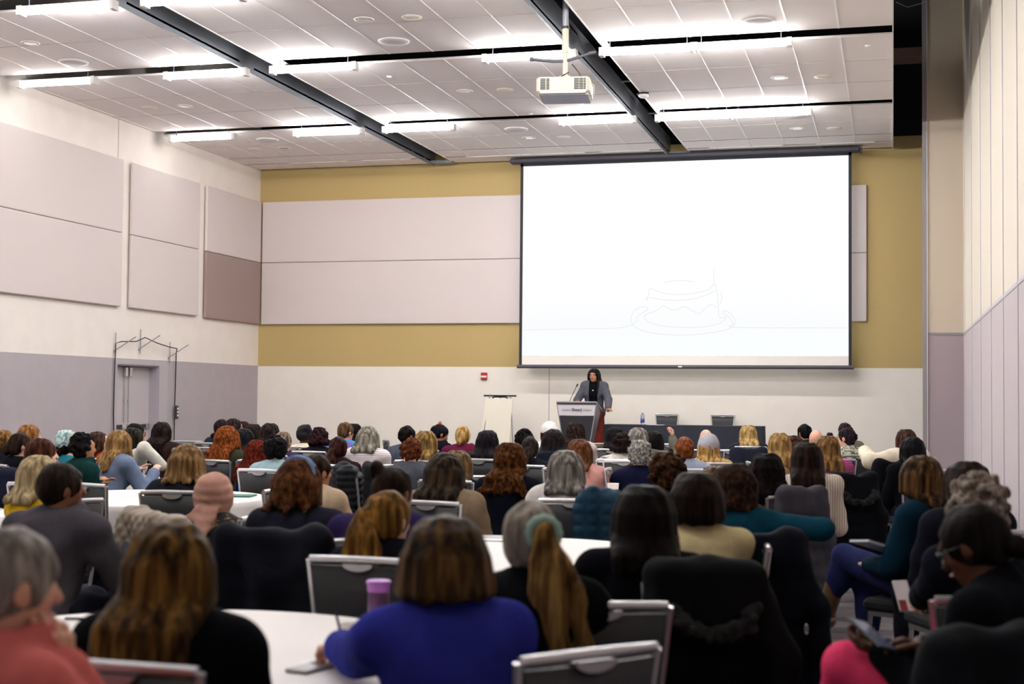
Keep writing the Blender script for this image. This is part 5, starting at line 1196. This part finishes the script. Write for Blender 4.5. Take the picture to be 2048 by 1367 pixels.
for px, py, lb in ((270, 990, 'white sheet on the table beside the denim jacket'), (330, 985, 'white sheet nearest the charcoal cardigan'), (1240, 965, 'white sheet of paper beyond the tall paper cup')):
    p = on_t(px, py); o = MB().box(-.105, .105, -.148, .148, 0, .002).obj('paper_sheet', mat('paper', '#f2efee', .8)); o.location = p; o.rotation_euler = (0, 0, R_(px % 40)); setp(o, lb, 'paper')
p = on_t(1214, 958, .747); o = MB().lathe([(0, 0), (.03, .01), (.04, .035), (.03, .065), (0, .07)], n=20).obj('red_ball', mat('red toy', '#d2322a', .5)); o.location = p; setp(o, 'small round red object on the table beyond the pink sweater', 'red object')
p = on_t(470, 992); e = empty('folder', p, R_(10), 'green folder on the table behind the dusty pink headscarf', 'folder'); MB().rbox(-.15, .15, -.11, .11, 0, .012, .004).obj('cover', mat('green card', '#1e6a50', .6), e)
# phone in the hands at lower right, tablet on a knee
p = on_z(1742, 1272, .86); e = empty('phone', p, R_(40), 'black phone held over the pink trousers', 'phone'); e.rotation_euler = (R_(25), R_(15), R_(48))
MB().rbox(-.038, .038, -.078, .078, 0, .01, .004).obj('phone_body', M_black_pl, e); MB().box(-.034, .034, -.07, .07, .0101, .0108).obj('screen', mat('phone glass', '#4e5f80', .08, spec=.8), e)
p = on_z(1806, 1192, .72); e = empty('phone', p, 0, 'white phone in red case held by the curly grey-haired person', 'phone'); e.rotation_euler = (R_(60), 0, R_(30))
MB().rbox(-.036, .036, -.07, .07, 0, .01, .004).obj('phone_body', mat('white phone', '#d8d2d4', .3), e); MB().rbox(-.034, .0, -.068, -.02, .01, .013, .001).obj('red_sticker', mat('sticker red', '#8a1c28', .5), e)
p = on_z(1762, 1097, .75); e = empty('notebook', p, 0, 'silver-edged notebook on the knee of the jeans wearer', 'notebook'); e.rotation_euler = (R_(-6), R_(16), R_(30))
MB().rbox(-.14, .14, -.10, .10, 0, .014, .004).obj('pages', mat('pages', '#d9d6dc', .5), e); MB().box(-.14, .14, -.10, .10, .0141, .017).obj('cover', mat('blue grey cover', '#5a678a', .6), e)

# ------------------------------------------------------------------ stage: riser, lectern, table, flip chart
RZ = .33
o = structure('stage_platform', MB().rbox(-8.0, -.9, 23.4, 26.3, 0, RZ, .01), mat('stage carpet', '#4a4549', .95))
# lectern: tapering front board with light band, cut grey sides, sloped top
lx, ly = -5.3, 24.15
e = empty('lectern', (lx, ly, RZ), 0, 'black and silver lectern lettered Centre Shaw) Centre on the stage', 'lectern')
def face(w0, w1, z0, z1, y, t): return [(-w0, y, z0), (w0, y, z0), (w1, y, z1), (-w1, y, z1), (-w0, y+t, z0), (w0, y+t, z0), (w1, y+t, z1), (-w1, y+t, z1)]
BF = [(0, 1, 2, 3), (7, 6, 5, 4), (0, 4, 5, 1), (1, 5, 6, 2), (2, 6, 7, 3), (3, 7, 4, 0)]
wz = lambda z: .16+.185*(z/1.13)
MB().add(face(wz(.0), wz(.90), 0, .90, 0, .03), BF).obj('front_panel', mat('lectern black', '#17161e', .5), e)
MB().add(face(wz(.902), wz(1.09), .902, 1.09, -.008, .035), BF).obj('light_band', mat('lectern band', '#c9c3c6', .4), e)
MB().add(face(wz(1.09), wz(1.13), 1.09, 1.13, -.012, .05), BF).obj('top_edge', mat('lectern edge', '#3a3942', .4), e)
for s_ in (-1, 1):
    v = []
    for t in (0, .018*s_): v += [(s_*wz(0)+t, .0, 0), (s_*wz(1.13)+t, 0, 1.13), (s_*wz(1.13)+t, .12, 1.10), (s_*wz(.95)+t, .42, .95), (s_*wz(.7)+t, .36, .70), (s_*wz(0)+t, .22, 0)]
    MB().add(v, [(0, 1, 2, 3, 4, 5), (11, 10, 9, 8, 7, 6)]+[(i, i+6, (i+1) % 6+6, (i+1) % 6) for i in range(6)]).obj('side_panel', mat('lectern side', '#8d8b90', .4, metal=.3), e)
MB().add([(-.36, -.02, 1.13), (.36, -.02, 1.13), (.36, .42, 1.0), (-.36, .42, 1.0), (-.36, -.02, 1.15), (.36, -.02, 1.15), (.36, .42, 1.02), (-.36, .42, 1.02)], BF).obj('reading_top', mat('lectern top', '#b2abae', .4), e)
def text(body, size, loc, rot_, m, parent, name='lettering', align='CENTER', ext=.002, off=0.0):
    c = bpy.data.curves.new(name, 'FONT'); c.body = body; c.size = size; c.align_x = align; c.align_y = 'CENTER'; c.extrude = ext; c.offset = off
    o = bpy.data.objects.new(name, c); COL.objects.link(o); o.parent = parent; o.location = loc; c.materials.append(m)
    me = bpy.data.meshes.new_from_object(o); bpy.data.objects.remove(o); o = link(name, me, m, parent); o.location = loc; o.rotation_euler = rot_; return o
Mt1 = mat('lettering grey', '#8f888c', .6); Mt2 = mat('lettering black', '#17161c', .6)
text('Centre', .054, (-.185, -.012, 1.0), (R_(90), 0, 0), Mt1, e); text('Centre', .054, (.195, -.012, 1.0), (R_(90), 0, 0), Mt1, e)
t = text('Shaw)', .076, (.004, -.013, 1.003), (R_(90), 0, 0), Mt2, e, ext=.004)
mc = MB().tube([(-.12, .2, 1.09), (-.10, .19, 1.14)], .012, 10).tube([(-.10, .19, 1.14), (-.06, .16, 1.22), (.02, .10, 1.36), (.05, .08, 1.41)], .0055, 8).tube([(.05, .08, 1.41), (.075, .06, 1.445)], [.011, .014], 10).obj('microphone', M_black_pl)
mc.location = (lx-.07, ly, RZ); setp(mc, 'thin black gooseneck microphone on the lectern', 'microphone')
# stage table with a dark blue cloth, closed front
tx0, tx1, ty0, ty1 = -5.0, -2.17, 24.75, 25.4
e = empty('stage_table', ((tx0+tx1)/2, 0, RZ), 0, 'long table on stage under the dark blue cloth', 'table')
hw = (tx1-tx0)/2
MB().box(-hw+.03, hw-.03, ty0+.03, ty1-.03, .70, .735).obj('table_top', mat('plywood table top', '#a88f6e', .6), e)
for sx_ in (-1, 1):
    for yy in (ty0+.08, ty1-.08): MB().tube([(sx_*(hw-.12), yy, 0), (sx_*(hw-.12), yy, .7)], .015, 8).obj('leg', M_steel, e)
n = 120; vs = []; rg = random.Random(5)
per = [];
def perim(t):
    W, D = 2*hw, ty1-ty0; P_ = 2*(W+D); s_ = t*P_
    if s_ < W: return (-hw+s_, ty0, 0, -1)
    s_ -= W
    if s_ < D: return (hw, ty0+s_, 1, 0)
    s_ -= D
    if s_ < W: return (hw-s_, ty1, 0, 1)
    return (-hw, ty1-(s_-W), -1, 0)
n = 280
for j, z in enumerate((.742, .735, .60, .4, .2, .02)):
    for k in range(n):
        x, y, nx, ny = perim(k/n); a = 0 if j < 2 else (.004+.012*(.74-z)*(1+math.sin(k*.9)+.6*math.sin(k*.37+1)))
        vs.append((x+nx*a, y+ny*a, z))
fs = [(j*n+k, (j+1)*n+k, (j+1)*n+(k+1) % n, j*n+(k+1) % n) for j in range(5) for k in range(n)] + [tuple(range(n))]
o = MB().add(vs, fs).obj('tablecloth', mat('dark blue cloth', '#2b2d38', .9, bump=.1, bscale=100)); o.location = ((tx0+tx1)/2, 0, RZ); setp(o, 'dark blue cloth covering the long table on the stage', 'tablecloth')
for px, t in ((1324, 'left'), (1438, 'right')):
    p = on_y(px, 831, 25.55); a = 180
    chair(p.x, 25.85, 180, 'silver-framed chair behind the stage table, the %s one' % t, 'chairs behind the stage table', z=RZ)
p = on_y(1285, 850, 25.0); e = empty('plastic_bottle', (p.x, 25.0, RZ+.743), 0, 'clear water bottle with blue label on the stage table', 'bottle')
MB().lathe([(0, 0), (.034, 0), (.036, .01), (.036, .15), (.02, .19), (.014, .2), (.014, .22)], n=24).obj('bottle', mat('clear plastic', '#dfe6ee', .1, trans=.8, spec=.5), e)
MB().lathe([(.037, .04), (.0375, .04), (.0375, .11), (.037, .11)], n=24).obj('bottle_label', mat('blue label', '#3c4a9c', .5), e); MB().lathe([(.016, .215), (.016, .235), (0, .235)], n=20).obj('cap', mat('blue cap', '#c8d4ea', .5), e)
o = MB().box(-.15, .15, -.1, .1, 0, .003).obj('paper_sheet', mat('paper', '#f2efee', .8)); o.location = (-4.05, 24.95, RZ+.743); setp(o, 'white papers lying on the stage table near the left chair', 'paper')

# speaker
p = on_y(1188, 736, 24.75)
o = dict(stand=1, thick=.010, build=.95, hair='long', hc=('#120f12', '#2a2428'), len=.44, vol=.02, spread=110, top='#0d0d12', topname='shirt', skin='m', face=1, fine=1, z=RZ, legs='#7a342c', skirt=1,
         armL=(-.30, .34, 1.02), armR=(.24, .28, 1.03), hdirR=(.1, .35, .9), palmR=(0, 1, 0), curlR=8, hdirL=(-.5, .8, 0), palmL=(0, 0, -1), poleL=(-.8, -.5, -.5), poleR=(.8, -.5, -.6), lean=2, nod=2)
PER, KP = person(p.x, p.y, o, 'person in grey blazer and black top speaking at the lectern', 174, 182, p.z-RZ-.018, 9)
# open blazer over the shirt
K = KP; lo, hi = bounds(K)
f = Field(lo-.03, hi+.03, .0095); torso_prims(f, K, o, .036); arm_prims(f, K, o, .031, upto=.93); f.cone(K['N']+np.array([0, -.01, -.04]), K['N']+np.array([0, -.01, .01]), .08, .075, .03)
f.disp(noise3(3, 26, .005)); f.cut(lambda X, Y, Z: (K['P'][2]-.17-Z)+0*X+0*Y)
f.cut(lambda X, Y, Z: np.minimum(np.minimum(.075-np.abs(X)-.25*(K['N'][2]-.25-Z)*0, Y-.02), (Z-.9)*5)); f.cone(K['HC'], K['N']+np.array([0, .06, -.02]), .07, .06, .01, sub=True)
V, F = f.surf(); bz = link('blazer', np_mesh('blazer', V, F), mat('grey tweed', '#4c4c55', .9, noise=.25, scale=70, bump=.2, bscale=120), PER)
MB().lathe([(0, .012), (.01, .008), (.013, 0), (.01, -.008), (0, -.012)], (0, .155, K['N'][2]-.13), 14).obj('pendant', mat('pearl', '#e6e0dc', .3), PER)

# flip chart
p = on_y(1000, 791, 25.35); e = empty('flip_chart', (p.x, 25.35, RZ), 0, 'flip chart easel with blank cream paper left of the lectern', 'flip chart')
tz = p.z-RZ
MB().box(-.31, .31, -.02, .015, tz-.015, tz+.015, bev=.004).obj('clamp_bar', M_black_pl, e)
MB().tube([(-.15, 0, tz-.045), (-.1, -.0, tz-.02), (.1, 0, tz-.02), (.15, 0, tz-.045)], .014, 8).obj('carry_handle', M_black_pl, e)
v = [(-.27, -.03, tz-.05), (.25, -.03, tz-.05), (.22, -.14, tz-.90), (-.34, -.14, tz-.90), (-.27, -.012, tz-.05), (.25, -.012, tz-.05), (.22, -.122, tz-.90), (-.34, -.122, tz-.90)]
MB().add(v, BF).obj('paper_pad', mat('flip paper', '#e9e2cf', .85), e)
MB().box(-.33, .33, -.16, -.10, tz-.93, tz-.905).obj('tray', M_steel, e)
MB().tube([(-.2, .0, tz-.02), (-.33, -.2, 0)], .012, 8).obj('leg', M_steel, e); MB().tube([(.2, .0, tz-.02), (.33, -.2, 0)], .012, 8).obj('leg', M_steel, e); MB().tube([(0, .02, tz-.02), (0, .5, 0)], .012, 8).obj('leg', M_steel, e)
for s_ in (-1, 1): MB().tube([(s_*.17, -.02, tz+.02), (s_*.17, -.03, tz+.06), (s_*.18, -.035, tz+.0), (s_*.17, -.03, tz-.06)], .003, 6).obj('hook', M_metal, e)

# ------------------------------------------------------------------ projector on its pole
py_ = 16.1; c = on_y(1130, 180, py_)
e = empty('projector', (c.x, py_, c.z), R_(8), 'white ceiling projector hanging on a pole above the audience', 'projector')
M_pj = mat('projector cream', '#b4ad98', .5); M_pjb = mat('projector underside', '#b4b8cc', .5)
b = MB(); W, D, H = .31, .30, .10
sec = [(-W, -H*.65), (-W+.03, -H), (W-.03, -H), (W, -H*.65), (W, H*.8), (W-.03, H), (-W+.03, H), (-W, H*.8)]
vs = []
for y, k_ in ((-D, .90), (-D+.05, 1.0), (D-.03, 1.0), (D, .95)): vs += [(x*k_, y, z*(k_ if z > 0 else 1)) for x, z in sec]
fs = [tuple(range(8)), tuple(range(31, 23, -1))]+[(r*8+i, r*8+8+i, r*8+8+(i+1) % 8, r*8+(i+1) % 8) for r in range(3) for i in range(8)]
MB().add(vs, fs).obj('case', M_pj, e)
MB().rbox(-W+.045, W-.02, -D+.03, D-.05, -H-.012, -H, .004).obj('bottom_cover', M_pjb, e)
for x0_, x1_ in ((-.26, -.20), (-.19, -.155), (.13, .185), (.19, .235), (.24, .265)):
    g = MB()
    for i in range(7): g.box(x0_, x1_, -D-.004, -D+.01, -.055+.019*i, -.042+.019*i)
    g.obj('vent_grille', M_black_pl, e)
MB().box(-.03, .03, -D-.003, -D+.01, .025, .037).obj('name_plate', mat('plate grey', '#c2bda8', .5), e)
MB().tube([(0, 0, H), (0, 0, H+.34)], .028, 14).tube([(0, 0, H+.34), (0, 0, H+.62)], .038, 14).obj('pole', M_pj, e)
MB().tube([(0, 0, H+.62), (0, 0, H+.65)], .046, 14).obj('collar', M_black_pl, e)
MB().tube([(0, 0, H+.65), (0, 0, H+1.3)], .035, 14).obj('upper_pole', M_steel, e)
MB().tube([(0, 0, H+.24), (-.15, 0, H+.24), (-.38, .0, H+.27)], [.018, .018, .02], 8).tube([(-.38, 0, H+.27), (-.42, 0, H+.275)], [.03, .02], 8).tube([(0, 0, H+.24), (.18, 0, H+.29), (.30, 0, H+.33)], [.018, .018, .02], 8).tube([(.28, 0, H+.325), (.36, 0, H+.34)], [.025, .02], 8).obj('antenna_arm', mat('dark grey arm', '#4b4a52', .5), e)
MB().box(-.12, .12, -.1, .1, H, H+.02).box(-.06, .06, -.05, .05, H+.02, H+.06).obj('mount_plate', M_pj, e)
MB().tube([(-.12, -.1, H+.03), (-.06, -.12, H+.02), (0, -.1, H+.06), (.05, -.08, H+.09), (-.02, -.08, H+.05)], .006, 6).tube([(.2, -.05, H+.02), (.17, -.06, H+.08), (.12, -.04, H+.15), (.08, 0, H+.2)], .006, 6).obj('cables', M_black_pl, e)
MB().tube([(W, -.1, .05), (W+.035, -.1, .03), (W+.035, -.1, -.08), (W-.02, -.1, -.1)], .005, 6).obj('side_cable', M_pj, e)

# lettering on the maroon hoodie back
r_, K, by_ = PMAR
for i, s_ in enumerate(('around the', 'is a better place')):
    yb = K['N'][1]-.15; text(s_, .042, (.04, yb-.012, K['N'][2]-.17-.055*i), (R_(84), 0, 0), mat('print white', '#d9c4cc', .8), r_, 'back_print', ext=.012)
